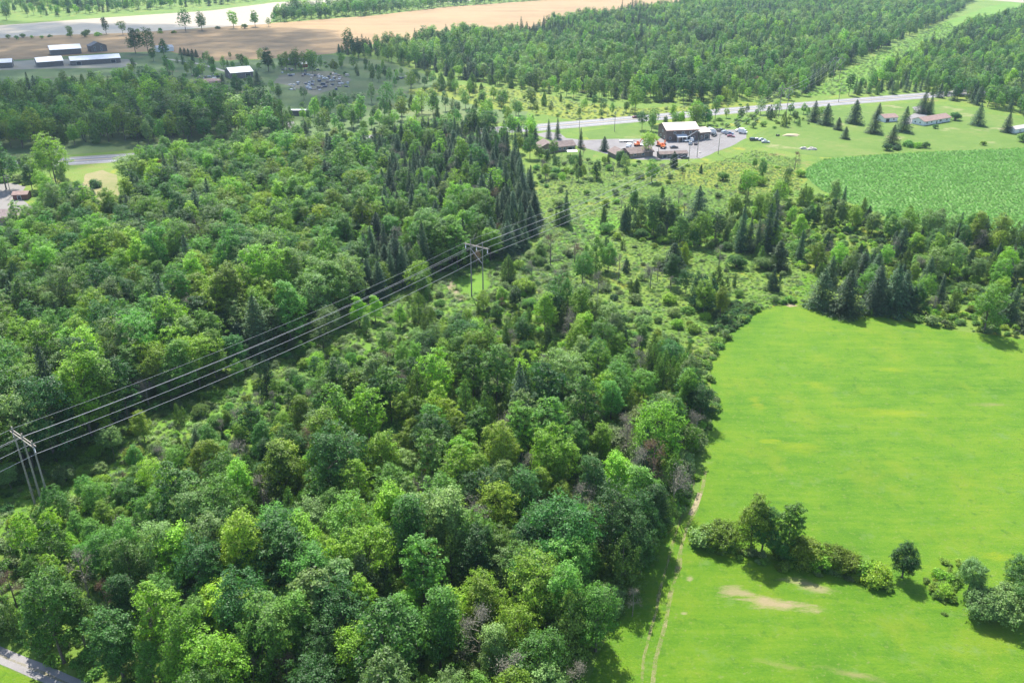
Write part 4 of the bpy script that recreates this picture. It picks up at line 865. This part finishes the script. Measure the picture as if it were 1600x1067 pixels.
for x, lb in ((-2.4,'upper'),(2.4,'lower')): wire_run(x, 19.9, .026, lb+' thin shield wire strung over the tops of the power pylons')

def utility_pole(px, py, h, label, arms=1, rz=0.3, lean=0):
    root = empty('utility_pole', at(px, py), rz); tag(root, label, 'utility pole', 'wooden utility poles')
    MB().tube([(0,0,-.4),(lean,0,h)], [.19,.12], 8).build('pole', M['pole'], root)
    for k in range(arms):
        z = h-.5-k*1.0
        ca = MB().box(-1.2,1.2,-.06,.06,z-.07,z+.07).build('crossarm', M['pole'], root)
        for x in (-1.05,-.4,.4,1.05): MB().tube([(x,0,z+.08),(x,0,z+.32)], [.05,.08], 6).build('insulator', M['insul'], ca)
    return root
utility_pole(18, 307, 10, 'double crossarm utility pole by the rusty shed at the left edge', 2, .2)
utility_pole(960, 206, 12, 'utility pole on the roadside lawn beside the highway', 1, .4)
utility_pole(1076, 252, 11, 'left of two close utility poles on the gravel yard edge', 1, .3)
utility_pole(1089, 246, 14, 'right of two close utility poles on the gravel yard edge', 1, .3)
utility_pole(1122, 241, 11, 'utility pole at the right corner of the gravel yard', 1, .3)
utility_pole(1028, 249, 7, 'short utility pole beside the low roofed shed', 0, .3)
utility_pole(905, 208, 9, 'thin utility pole at the highway by the house drive', 1, .3)
utility_pole(1310, 160, 13, 'utility pole across the highway at the forest clearing', 1, .3)

# ------------------------------------------------------------------ buildings
M['glass'] = simple('window_glass', (.05,.07,.09), .12, 0, .05)
M['white_trim'] = simple('white_trim', (.75,.75,.74), .5, var=.03)
M['white_siding'] = simple('white_siding', (.72,.73,.74), .6, var=.06, scale=.6)
M['brown_siding'] = simple('brown_siding', (.15,.105,.09), .8, var=.12, scale=.6)
M['tan_brick'] = simple('tan_brick', (.30,.22,.17), .85, var=.15, scale=.8)
M['brown_roof'] = simple('brown_shingle', (.17,.125,.11), .9, var=.15, scale=.8)
M['pink_roof'] = simple('pinkish_brown_shingle', (.26,.17,.145), .9, var=.12, scale=.8)
M['metal_roof'] = simple('pale_metal_roof', (.60,.50,.42), .4, .1, .05, scale=.3)
M['white_roof'] = simple('white_metal_roof', (.62,.63,.65), .4, .1, .06, scale=.3)
M['barn_wall'] = simple('weathered_barn_board', (.16,.14,.13), .9, var=.2)
M['red_roof'] = simple('reddish_metal_roof', (.30,.22,.20), .5, .1, .15, scale=.8)
M['door'] = simple('door_paint', (.45,.43,.40), .6, var=.05); M['dark_door'] = simple('dark_opening_door', (.04,.04,.045), .8)
M['fascia_red'] = simple('dark_red_fascia', (.22,.06,.045), .6)
def frame_on(pa, pb, depth):
    """local frame: origin at the front left corner, x along the front, y to the back"""
    a, b_ = at(*pa), at(*pb); x = (b_-a); Wd = x.length; return a, math.atan2(x.y, x.x), Wd
def building(name, pa, pb, depth, wall_h, rise, wall, roof, label, cat, ridge='x', wins=(), doors=(), over=.5, chimney=None, eave=None, ribs=0, gable_wins=(), z=0):
    a, rz, Wd = frame_on(pa, pb, depth); root = empty(name, a, rz); tag(root, label, cat)
    D = depth; mb = MB()
    if ridge == 'x':
        prof = [(0,-.3),(D,-.3),(D,wall_h),(D/2,wall_h+rise),(0,wall_h)]; mb.prism(prof, 0, Wd, 'x')
    else:
        prof = [(0,-.3),(Wd,-.3),(Wd,wall_h),(Wd/2,wall_h+rise),(0,wall_h)]; mb.prism(prof, 0, D, 'y')
    mb.build('wall', wall, root)
    half = (D if ridge == 'x' else Wd)/2; sl = rise/half; th = .16; o = over
    rm = MB(); s_ = lambda u: wall_h+.03+rise-abs(u)*sl
    prof = [(half-half-o, s_(half+o)), (half, s_(0)), (half+half+o, s_(half+o)), (half+half+o, s_(half+o)+th), (half, s_(0)+th), (-o, s_(half+o)+th)]
    Ln = Wd if ridge == 'x' else D
    rf = rm.prism(prof, -o, Ln+o, 'x' if ridge == 'x' else 'y').build('roof', roof, root)
    if ribs:
        k = int(Ln/ribs)
        for i in range(1, k):
            x = i*Ln/k; q = MB(); pr = [(-o, s_(half+o)+th),(half, s_(0)+th),(half, s_(0)+th+.07),(-o, s_(half+o)+th+.07)]
            pr2 = [(half, s_(0)+th),(2*half+o, s_(half+o)+th),(2*half+o, s_(half+o)+th+.07),(half, s_(0)+th+.07)]
            q.prism(pr, x-.05, x+.05, 'x' if ridge == 'x' else 'y'); q.prism(pr2, x-.05, x+.05, 'x' if ridge == 'x' else 'y'); q.build('roof_rib', roof, rf)
    if eave:
        MB().box(-o, Ln+o, -o-.06, -o-.003, s_(half+o)-.12, s_(half+o)+th+.02).build('fascia', eave, rf) if ridge == 'x' else None
    def win(x0, x1, z0, z1, side='front', nm='window', m_=None):
        t = .05
        if side == 'front':
            f = MB().box(x0,x1,-.09,-.003,z1-.1,z1).box(x0,x1,-.09,-.003,z0,z0+.1).box(x0,x0+.1,-.09,-.003,z0+.1,z1-.1).box(x1-.1,x1,-.09,-.003,z0+.1,z1-.1).build(nm, M['white_trim'], root)
            MB().box(x0+.1,x1-.1,-.05,-.004,z0+.1,z1-.1).build('pane' if nm == 'window' else 'door_leaf', m_ or M['glass'], f)
        else:
            f = MB().box(-.09,-.003,x0,x1,z1-.1,z1).box(-.09,-.003,x0,x1,z0,z0+.1).box(-.09,-.003,x0,x0+.1,z0+.1,z1-.1).box(-.09,-.003,x1-.1,x1,z0+.1,z1-.1).build(nm, M['white_trim'], root)
            MB().box(-.05,-.004,x0+.1,x1-.1,z0+.1,z1-.1).build('pane' if nm == 'window' else 'door_leaf', m_ or M['glass'], f)
    for w_ in wins: win(*[w_[0]*Wd, w_[0]*Wd+w_[1], w_[2], w_[3]])
    for w_ in gable_wins: win(w_[0]*D, w_[0]*D+w_[1], w_[2], w_[3], 'side')
    for d_ in doors: win(d_[0]*Wd, d_[0]*Wd+d_[1], .02, d_[2], nm='door', m_=d_[3] if len(d_) > 3 else M['door'])
    if chimney: MB().box(chimney*Wd,chimney*Wd+.8,D*.45,D*.45+.8,wall_h,wall_h+rise+.9).build('chimney', M['tan_brick'], rf)
    return root, Wd
# workshop: two storeys, pale metal roof, lean-to entrance
wk, WW = building('workshop', (1041,221), (1090,219), 15, 6.3, 2.6, M['brown_siding'], M['metal_roof'], 'two storey dark brown workshop with a pale metal roof on the gravel yard', 'workshop', over=.7,
    wins=[(.22,1.3,3.9,5.3),(.48,1.3,3.9,5.3),(.72,1.3,3.9,5.3),(.08,1.4,1,2.3),(.82,1.6,1,2.3)], gable_wins=[(.2,1.4,1,2.3),(.6,1.4,1,2.3),(.42,1.3,3.9,5.2)], doors=[(.62,2.8,2.7,M['dark_door'])], eave=M['fascia_red'], ribs=1.6)
pr = MB().prism([(-3.6,2.7),(-.02,3.6),(-.02,3.75),(-3.6,2.85)], WW*.28, WW*.62, 'x').build('porch_roof', M['white_roof'], wk)
for x in (.30,.45,.60): MB().box(WW*x-.1,WW*x+.1,-3.45,-3.25,0,2.72).build('post', M['white_trim'], pr)
MB().box(WW*.30,WW*.38,-3.2,-.05,0,2.6).build('porch_wall', M['tan_brick'], wk)
building('workshop_annex', (1093,219), (1109,217.5), 12, 4.3, 1.5, M['brown_siding'], M['metal_roof'], 'lower flat looking annex with pale roof joined to the right of the workshop', 'annex', over=.5, wins=[(.1,.9,1.4,2.4)], doors=[(.45,3.0,3.0,M['dark_door'])], ribs=1.6)
building('brown_house', (843,240), (868,239), 11, 3.0, 2.3, M['tan_brick'], M['brown_roof'], 'brown brick bungalow with a gabled brown roof below the highway drive', 'house', ridge='y', over=.6, wins=[(.12,1.8,1,2.2),(.62,2.0,.9,2.3)], doors=[(.42,1.0,2.1)], chimney=None)
building('house_wing', (869.5,238), (899,235), 9, 2.8, 1.9, M['tan_brick'], M['brown_roof'], 'long brown roofed wing on the right side of the brown bungalow', 'house', over=.5, wins=[(.1,1.6,1,2.2),(.35,1.6,1,2.2),(.82,1.2,1,2.2)], doors=[(.6,2.6,2.3,M['dark_door'])])
building('grey_bungalow', (962,249), (983,247), 9, 2.6, 1.9, M['barn_wall'], M['brown_roof'], 'low bungalow with a brown gable facing us left of the lime green vase shaped tree', 'house', ridge='y', over=.6, wins=[(.3,1.8,1,2.1)])
building('low_house', (984.5,247.5), (1020,244), 10, 2.5, 1.8, M['tan_brick'], M['brown_roof'], 'low house with a wide tan roof behind the lime green vase shaped tree', 'house', over=.7, wins=[(.15,1.6,1,2.1),(.5,1.6,1,2.1)])
building('storage_shed', (1031,248), (1074,246), 5, 2.2, .9, M['barn_wall'], M['brown_roof'], 'long low storage shed with grey brown roof on the near gravel yard edge', 'shed', over=.4, doors=[(.1,2.4,2.0,M['dark_door']),(.5,2.4,2.0,M['dark_door'])])
building('white_bungalow', (1443,197), (1484,190), 8.5, 2.7, 1.7, M['white_siding'], M['pink_roof'], 'white bungalow with a long pinkish brown roof by the forest edge', 'house', over=.6, wins=[(.08,1.6,1,2.1),(.26,1.2,1,2.1),(.58,2.2,.9,2.2),(.84,1.4,1,2.1)], gable_wins=[(.25,1.2,1,2.0),(.65,1.2,1,2.0)], doors=[(.46,1.1,2.1,M['dark_door'])])
building('garage', (1381,191.5), (1402,190), 8, 2.7, 1.5, M['white_siding'], M['pink_roof'], 'white garage with a pinkish brown roof between the lawn spruces', 'garage', over=.5, wins=[(.65,1.2,1,2.1)], doors=[(.12,2.8,2.2,M['dark_door'])])
building('grey_shed', (1585,209), (1606,205), 6, 2.3, 1.0, M['white_siding'], simple('grey_shingle', (.40,.37,.35), .9), 'small grey roofed shed at the right frame edge beyond the lawn', 'shed', over=.3, doors=[(.3,2.2,1.9)])
building('long_barn', (112,103), (189,98), 16, 4.2, 2.6, M['barn_wall'], M['white_roof'], 'longest white roofed barn of the top left farmstead', 'barn', over=.6, ribs=4, doors=[(.1,4,3.2,M['dark_door']),(.8,4,3.2,M['dark_door'])])
building('rear_barn', (80,87), (128,84), 16, 5, 3.2, M['barn_wall'], M['white_roof'], 'white roofed barn behind the longest barn of the farmstead', 'barn', over=.6, ribs=4)
building('left_barn', (60,106), (100,103), 15, 4.5, 3, M['barn_wall'], M['white_roof'], 'white roofed barn left of the longest barn of the farmstead', 'barn', over=.6, ribs=4)
building('edge_barn', (-20,108), (20,106), 12, 4.5, 2.4, M['barn_wall'], M['white_roof'], 'pale roofed barn at the left frame edge of the farmstead', 'barn', over=.5, ribs=4)
building('farmhouse', (143,82), (168,80), 12, 5.5, 3.2, M['barn_wall'], simple('dark_grey_shingle', (.16,.15,.15), .9), 'grey roofed farmhouse behind the barns of the top left farmstead', 'house', over=.5, wins=[(.2,1.6,1,2.4),(.6,1.6,1,2.4),(.2,1.6,3.6,5),(.6,1.6,3.6,5)], ridge='y')
building('oak_house', (247,82), (272,80), 10, 3.5, 2, M['white_siding'], simple('pale_grey_shingle', (.5,.5,.5), .8), 'pale house half hidden behind the farmstead oaks', 'house', over=.5, wins=[(.2,1.6,1,2.2),(.6,1.6,1,2.2)])
building('white_roofed_barn', (362,124), (396,121), 17, 4.8, 3.0, M['barn_wall'], M['white_roof'], 'white metal roofed barn standing alone in the shaded pasture', 'barn', over=.6, ribs=3, doors=[(.65,4,3.5,M['dark_door'])], gable_wins=[(.4,1.2,2,3.2)])
building('yard_house', (450,102), (470,101), 10, 3.2, 2.2, M['barn_wall'], simple('purplish_grey_shingle', (.30,.24,.24), .8), 'greyish pink roofed house beside the junk yard', 'house', over=.5, wins=[(.2,1.6,1,2.2),(.6,1.6,1,2.2)])
building('red_shed', (471,106), (481,105), 6, 2.8, 1.8, simple('red_board', (.35,.05,.04), .8), M['white_roof'], 'small red walled shed with a white roof beside the junk yard', 'shed', over=.3)
building('road_sign_shelter', (453,181), (480,181), 3.2, 3.4, .25, M['barn_wall'], M['white_roof'], 'narrow flat white roofed shelter among trees north of the highway', 'shelter', over=.5)
building('striped_roof_house', (-40,352), (64,348), 7, 3.0, 2.2, M['tan_brick'], M['red_roof'], 'house with a faded red striped metal roof at the left frame edge', 'house', over=.5, ribs=.9)
building('rusty_shed', (21,313), (44,312), 5, 2.4, .9, simple('rusty_board', (.18,.07,.05), .9), M['pink_roof'], 'small rusty red shed beside the double crossarm utility pole', 'shed', over=.4, doors=[(.3,1.6,1.9,M['dark_door'])])
# white canopy tent on the drive
r_ = empty('canopy_tent', at(893,243), .2); tag(r_, 'flat white canopy tent below the wing of the brown bungalow', 'tent')
MB().prism([(-2.0,2.3),(0,2.9),(2.0,2.3),(2.0,2.36),(0,2.98),(-2.0,2.36)], -2.8, 2.8, 'x').build('canopy_cover', M['white_trim'], r_)
for sx in (-2.6,2.6):
    for sy in (-1.8,1.8): MB().tube([(sx,sy,0),(sx,sy,2.32)], .06, 5).build('leg', M['steel'], r_)

# ------------------------------------------------------------------ vehicles
def paint(c, nm): 
    m_ = simple(nm, c, .28, 0, .03); m_.node_tree.nodes['Principled BSDF'].inputs['Coat Weight'].default_value = .5; return m_
PAINT = dict(white=paint((.78,.78,.78),'white_car_paint'), red=paint((.30,.03,.03),'red_car_paint'), black=paint((.03,.03,.035),'black_car_paint'), silver=paint((.5,.52,.54),'silver_car_paint'), blue=paint((.05,.09,.2),'blue_car_paint'), green=paint((.45,.62,.5),'pale_green_car_paint'), maroon=paint((.16,.03,.04),'maroon_car_paint'), orange=paint((.75,.16,.02),'orange_machine_paint'))
M['tyre'] = simple('tyre_rubber', (.02,.02,.02), .9); M['rim'] = simple('wheel_rim', (.5,.5,.5), .4, .7); M['lamp'] = simple('headlight_glass', (.8,.8,.75), .2); M['tail'] = simple('tail_light_red', (.4,.02,.02), .3)
def wheels(root, xs, y, r=.34, wd=.22):
    for x in xs:
        for sy in (-1, 1):
            w_ = MB().tube([(x,sy*y-wd/2,r),(x,sy*y+wd/2,r)], r, 14).build('wheel', M['tyre'], root)
            MB().tube([(x,sy*(y+wd/2)-.005,r),(x,sy*(y+wd/2)+.015,r)], r*.55, 10).build('rim', M['rim'], w_)
def car(name, px, py, rz, col, label, style='sedan', group='vehicles on the gravel yard', cat='car'):
    root = empty(name, at(px, py)+Vector((0,0,.055)), rz); tag(root, label, cat, group); P_ = PAINT[col]
    if style == 'sedan':
        prof = [(-2.25,.35),(2.25,.35),(2.3,.62),(2.15,.82),(1.1,.95),(-1.45,.98),(-2.2,.92),(-2.3,.6)]
        top = [(1.15,.95),(.45,1.42),(-.9,1.45),(-1.6,.98)]; glass = [(1.05,.97),(.42,1.38),(-.88,1.41),(-1.5,.99)]
    elif style == 'suv':
        prof = [(-2.25,.4),(2.25,.4),(2.3,.7),(2.15,1.0),(1.05,1.1),(-2.2,1.12),(-2.3,.7)]
        top = [(1.15,1.1),(.55,1.72),(-1.95,1.75),(-2.22,1.12)]; glass = [(1.02,1.14),(.5,1.64),(-1.9,1.66),(-2.12,1.14)]
    else:
        prof = [(-2.7,.5),(2.6,.5),(2.7,.8),(2.6,1.1),(1.4,1.2),(-2.7,1.2)]
        top = [(1.45,1.2),(.9,1.82),(-.45,1.85),(-.6,1.2)]; glass = [(1.3,1.24),(.85,1.74),(-.4,1.77),(-.52,1.24)]
    MB().prism(prof, -.88, .88, 'y').build('body', P_, root)
    mb = MB(); n_ = len(top)
    vs = [(x, -(.84 if i in (0, n_-1) else .64), z) for i, (x, z) in enumerate(top)]+[(x, (.84 if i in (0, n_-1) else .64), z) for i, (x, z) in enumerate(top)]
    mb.add(vs, [tuple(range(n_)), tuple(range(n_, 2*n_))[::-1]]+[(i+n_, (i+1)%n_+n_, (i+1)%n_, i) for i in range(n_)]); mb.build('cabin', P_, root)
    for s_ in (-1, 1):
        vs = [(x*.93-.02, s_*((.83 if i in (0, n_-1) else .655)+.01), z) for i, (x, z) in enumerate(glass)]
        g_ = MB().add(vs+[(v[0], v[1]-s_*.01, v[2]) for v in vs], [tuple(range(n_)), tuple(range(n_, 2*n_))[::-1]]+[(i, (i+1)%n_, (i+1)%n_+n_, i+n_) for i in range(n_)]); g_.build('side_window', M['glass'], root)
    x0, z0 = top[0]; x1, z1 = top[1]
    MB().add([(x0-.05+.03,-.74,z0+.05),(x0-.05+.03,.74,z0+.05),(x1+.06,.6,z1-.04),(x1+.06,-.6,z1-.04),(x0-.12,-.74,z0+.05),(x0-.12,.74,z0+.05),(x1-.03,.6,z1-.05),(x1-.03,-.6,z1-.05)], [(0,1,2,3),(7,6,5,4),(0,4,5,1),(1,5,6,2),(2,6,7,3),(3,7,4,0)]).build('windscreen', M['glass'], root)
    if style == 'pickup': MB().box(-2.6,-.75,-.72,.72,1.19,1.203).build('truck_bed', M['tyre'], root)
    wheels(root, (-1.4,1.4) if style != 'pickup' else (-1.75,1.7), .8, .34 if style == 'sedan' else .4)
    for s_ in (-.6,.6):
        MB().box(prof[2][0]-.1,prof[2][0]+.03,s_-.16,s_+.16,.66,.82).build('headlight', M['lamp'], root)
        MB().box(-prof[2][0]-.03 if style != 'pickup' else -2.73,-2.2 if style != 'pickup' else -2.65,s_-.16,s_+.16,.7,.85).build('tail_light', M['tail'], root)
    return root
ra = math.atan2(hd.y, hd.x)
car('parked_car', 993, 184.8, ra, 'maroon', 'dark red car driving on the highway left of the workshop', 'sedan', 'cars on the highway')
car('parked_car', 206, 249.5, ra, 'green', 'pale green car on the near lane of the left highway stretch', 'suv', 'cars on the highway')
for px, py, rz, c, st, lb in [(1126,206,.6,'black','pickup','black pickup at the far end of the row right of the annex'),(1132,208.5,.6,'silver','suv','silver wagon second in the row right of the annex'),(1139,211,-.2,'blue','pickup','dark blue pickup in the row right of the annex'),
    (1142,214.5,-.3,'red','sedan','bright red car nearest the camera right of the annex'),(1154,205.5,.4,'white','sedan','white car beside the white van at the yard end'),(1116,213,.9,'black','suv','black wagon touching the right corner of the annex'),
    (1053,232,.1,'black','sedan','dark car alone in the middle of the gravel yard'),(1079,226,1.2,'silver','suv','silver wagon before the workshop lean to'),(1087,226,1.3,'black','sedan','dark car right of the silver wagon before the workshop'),(1013,236,.4,'silver','sedan','silver car by the trunk of the lime green yard tree'),
    (1108,204,.3,'white','pickup','white pickup behind the annex corner'),(1177,220,.1,'black','suv','dark wagon at the left of the cars on the grass'),(1183,219.5,.2,'white','sedan','white car in the middle of the cars on the grass'),(1190,220,.2,'silver','sedan','silver car at the right of the cars on the grass'),(1196,223.5,-.1,'silver','sedan','low silver car apart below the cars on the grass'),
    (1070,248,.1,'black','sedan','black car at the right end of the storage shed')]:
    car('parked_pickup' if st == 'pickup' else 'parked_car', px, py, rz, c, lb, st, 'vehicles parked about the gravel yard', 'pickup' if st == 'pickup' else 'car')
def box_truck(px, py, rz, col, label, L_=5.2):
    root = empty('box_truck', at(px, py), rz); tag(root, label, 'truck', 'white trucks on the gravel yard')
    MB().box(-L_/2,L_/2-1.6,-1.15,1.15,.85,3.1).build('cargo_box', PAINT[col], root)
    x = L_/2-1.5
    MB().prism([(x,.55),(x+1.9,.55),(x+1.95,1.3),(x+1.35,1.5),(x+1.0,2.3),(x,2.35)], -1.0, 1.0, 'y').build('cab', PAINT[col], root)
    MB().add([(x+1.38,-.9,1.55),(x+1.38,.9,1.55),(x+1.06,.85,2.2),(x+1.06,-.85,2.2),(x+1.3,-.9,1.5),(x+1.3,.9,1.5),(x+.98,.85,2.2),(x+.98,-.85,2.2)], [(0,1,2,3),(7,6,5,4),(0,4,5,1),(1,5,6,2),(2,6,7,3),(3,7,4,0)]).build('windscreen', M['glass'], root)
    MB().box(-L_/2+.1,L_/2-1.5,-.5,.5,.5,.84).build('chassis', M['tyre'], root)
    wheels(root, (-L_/2+.9,x+1.1), .9, .45, .28); return root
box_truck(982,234,-1.9,'white','white box truck standing on the gravel left of the orange machines')
box_truck(1160,209,-.6,'white','white box truck at the far right end of the gravel yard',4.6)
box_truck(1112,209,.5,'white','white box truck between the annex and the black wagon',4.8)
def trailer(px, py, rz, L_, label, m_):
    root = empty('flat_trailer', at(px, py), rz); tag(root, label, 'trailer', 'trailers about the gravel yard')
    MB().box(-L_/2,L_/2,-1.2,1.2,.75,.95).build('deck', m_, root); MB().tube([(L_/2,0,.8),(L_/2+1.4,0,.55)], .07, 5).build('drawbar', M['tyre'], root)
    MB().box(-L_/2,-L_/2+.1,-1.2,1.2,.95,1.5).build('headboard', m_, root); wheels(root, (-.6,.5), 1.0, .38)
trailer(978,222,.0,8,'grey flat trailer parked above the white box truck',M['steel']); trailer(1122,204,2.6,7,'dark flat trailer at the tree line right of the annex',M['tyre']); trailer(1000,228,-.8,6,'pale trailer beside the orange machines',M['white_trim'])
def excavator(px, py, rz, label):
    root = empty('excavator', at(px, py), rz); tag(root, label, 'excavator', 'orange machines on the gravel yard'); O = PAINT['orange']
    for s_ in (-1,1): MB().prism([(-1.6,.15),(-1.3,0),(1.3,0),(1.6,.15),(1.6,.6),(1.3,.75),(-1.3,.75),(-1.6,.6)], s_*1.05-.25, s_*1.05+.25, 'y').build('track', M['tyre'], root)
    MB().box(-1.7,1.0,-1.1,1.1,.95,1.8).build('body', O, root); c_ = MB().prism([(0,1.8),(1.1,1.8),(1.1,2.3),(.8,2.85),(0,2.85)], .1, 1.05, 'y').build('cab', O, root)
    MB().box(.15,.85,1.052,1.07,1.95,2.7).build('cab_window', M['glass'], c_)
    b_ = MB().tube([(.9,-.2,1.5),(2.6,-.2,4.0),(4.6,-.2,3.4)], [.3,.28,.2], 6).build('boom', O, root); MB().tube([(4.4,-.2,3.6),(4.9,-.2,1.5)], [.2,.14], 6).build('stick', O, b_)
    MB().prism([(4.5,1.5),(5.2,1.5),(5.3,.8),(4.9,.5),(4.5,.8)], -.65, .25, 'y').build('bucket', M['tyre'], root)
excavator(996,229,.5,'orange excavator left of the lime green yard tree'); excavator(1030,229,2.4,'orange excavator right of the lime green yard tree'); excavator(1036,232,1.2,'orange excavator nearest the workshop wall')
def boom_lift(px, py, rz, label):
    root = empty('crane_truck', at(px, py), rz); tag(root, label, 'crane')
    MB().box(-2.6,1.6,-1.1,1.1,.7,1.1).build('deck', M['white_trim'], root); MB().prism([(1.6,.5),(3.2,.5),(3.2,1.4),(2.8,2.3),(1.6,2.3)], -1.05, 1.05, 'y').build('cab', PAINT['white'], root)
    MB().tube([(-1.2,0,1.1),(-1.2,0,2.6)], .25, 8).build('turret', M['steel'], root); MB().tube([(-1.2,0,2.6),(5.5,0,6.0)], [.22,.14], 6).build('boom', M['steel'], root); wheels(root, (-1.6,2.4), .9, .45, .28)
boom_lift(1075,222,.35,'white crane truck with its boom raised before the workshop')
# tractor on the lawn, scrap heaps, rocks
root = empty('garden_tractor', at(1215,213), .5); tag(root, 'black garden tractor alone on the lawn right of the parked cars', 'tractor')
MB().prism([(-.9,.4),(1.1,.4),(1.1,.9),(.2,1.0),(0,.7),(-.5,.7),(-.6,1.2),(-.9,1.2)], -.4, .4, 'y').build('body', PAINT['black'], root); MB().tube([(.1,0,.9),(-.15,0,1.25)], .04, 5).build('steering_column', M['steel'], root); wheels(root, (-.6,.8), .45, .36, .2)
M['rock'] = simple('pale_rock', (.42,.38,.34), .9, var=.2, scale=1.5, bump=.3); M['rubble'] = simple('pinkish_rubble', (.40,.26,.20), .95, var=.2, scale=1)
def blob(name, px, py, sx, sy, sz, m_, seed, label=None, cat=None, group=None, kind=None):
    import bmesh
    bm = bmesh.new(); bmesh.ops.create_icosphere(bm, subdivisions=2, radius=1)
    for v in bm.verts:
        k = 1+.45*noise.noise(v.co*1.3+Vector((seed,0,0))); v.co = Vector((v.co.x*sx*k, v.co.y*sy*k, max(-.1, v.co.z*sz*k)))
    me = bpy.data.meshes.new(name); bm.to_mesh(me); bm.free(); me.materials.append(m_); o = link(name, me); o.location = at(px, py); tag(o, label, cat, group, kind); return o
for i, (px, py, s_, lb) in enumerate([(1256,233,2.2,'largest pale rock of the heap at the crop field corner'),(1264,234,1.7,'middle pale rock of the heap at the crop field corner'),(1272,234,1.9,'rightmost pale rock of the heap at the crop field corner'),(1268,231,1.2,'smallest pale rock behind the others at the crop field corner')]):
    blob('rock', px, py, s_, s_*.8, s_*.6, M['rock'], i*3.1, lb, 'rock', 'rocks at the crop field corner')
blob('dirt_mound', 1236, 212, 5, 3, 1.0, simple('straw_soil', (.38,.31,.2), .95), 5, 'low straw coloured dirt mound on the lawn beside the garden tractor', 'mound')
blob('rubble_mound', 326, 128, 11, 7, 2.2, M['rubble'], 8, 'pinkish rubble mound left of the white roofed barn in the pasture', 'mound')
blob('brush_mound', 1093, 239, 1, 1, .6, M['rock'], 9, 'small gravel heap between the yard poles', 'mound')
# scrap in the junk yard: sheets, crates and hulks in one uncountable litter
mb = MB()
for i in range(150):
    p = at(*[(rng.uniform(440,545), rng.uniform(108,142)), (rng.uniform(275,350), rng.uniform(118,124)), (rng.uniform(618,650), rng.uniform(120,126))][0 if i < 110 else 1 if i < 135 else 2])
    if noise.noise(Vector((p.x*.03,p.y*.03,4))) < -.15: continue
    a = rng.random()*3.14; M_ = Matrix.Translation(p) @ Matrix.Rotation(a, 4, 'Z'); sx, sy, sz = rng.uniform(.4,2), rng.uniform(.4,1.0), rng.uniform(.3,1.8); mb.box(-sx,sx,-sy,sy,0,sz,M_)
me = mb.mesh('scrap_litter'); 
for c in [(.55,.55,.56),(.25,.2,.18),(.6,.5,.42),(.08,.1,.14)]: me.materials.append(simple('scrap_%d' % int(c[0]*100), c, .6))
cols_ = rng.integers(0, 4, len(me.polygons)//6+1)
for i, p in enumerate(me.polygons): p.material_index = int(cols_[i//6])
tag(link('scrap_litter', me), kind='stuff')
for i, (px, py, rz, c) in enumerate([(508,124,.4,'white'),(519,127,.5,'silver'),(499,121,.3,'silver'),(488,133,2.0,'blue'),(643,124,.2,'black'),(675,125,-.3,'black')]):
    car('scrapped_car', px, py, rz, c, ['white scrapped car in the upper middle of the junk yard','silver scrapped car at the right end of the junk yard','silver scrapped car left of the white scrapped car','blue scrapped car at the bottom of the junk yard','black scrapped car in the pasture right of the junk yard','black scrapped car by the forest edge beyond the pasture'][i], 'sedan', 'scrapped cars north of the highway')

# ------------------------------------------------------------------ the cloud that shades the far left, and the air
import bmesh
CH = 900.0; off = Vector((sun_dir.x, sun_dir.y, 0))/sun_dir.z*CH
cloud_px = [(-260,34),(0,36),(180,40),(330,44),(440,46),(500,50),(520,70),(590,98),(640,118),(640,138),(560,160),(470,176),(420,196),(330,214),(235,232),(0,250),(-260,262)]
cpoly = [W(*p) for p in cloud_px]
bm = bmesh.new(); pts = sample(cloud_px, 30, tries=6); 
for x, y in pts:
    rr = rng.uniform(26,44); 
    n0 = len(bm.verts); r_ = bmesh.ops.create_icosphere(bm, subdivisions=2, radius=1)
    sd0 = rng.random()*50
    for v in r_['verts']:
        k = 1+.4*noise.noise(v.co*1.6+Vector((sd0,0,0))); v.co = Vector((x+off.x+v.co.x*rr*k, y+off.y+v.co.y*rr*k, CH+v.co.z*rr*.7*k+rng.uniform(0,1)))
me = bpy.data.meshes.new('cloud'); bm.to_mesh(me); bm.free(); cm = simple('cloud_white', (.9,.9,.9), 1.0, var=.02); cn = cm.node_tree
ctp = cn.nodes.new('ShaderNodeBsdfTransparent'); cmx = cn.nodes.new('ShaderNodeMixShader'); cmx.inputs[0].default_value = .28
cn.links.new(ctp.outputs[0], cmx.inputs[1]); cn.links.new(cn.nodes['Principled BSDF'].outputs[0], cmx.inputs[2]); cn.links.new(cmx.outputs[0], cn.nodes['Material Output'].inputs[0])
me.materials.append(cm); me.shade_smooth()
tag(link('clouds', me), kind='stuff')
hz = MB().box(-S-50,S+50,-2050,2*S+50,-1,CAM_H+4)
hm = bpy.data.materials.new('haze_air'); hm.use_nodes = True; hn = hm.node_tree; hn.nodes.remove(hn.nodes['Principled BSDF'])
pv = hn.nodes.new('ShaderNodeVolumePrincipled'); pv.inputs['Color'].default_value = (.60,.80,1,1); pv.inputs['Density'].default_value = .00007; pv.inputs['Anisotropy'].default_value = .2
hn.links.new(pv.outputs[0], hn.nodes['Material Output'].inputs['Volume'])
tag(hz.build('haze', hm), kind='stuff')
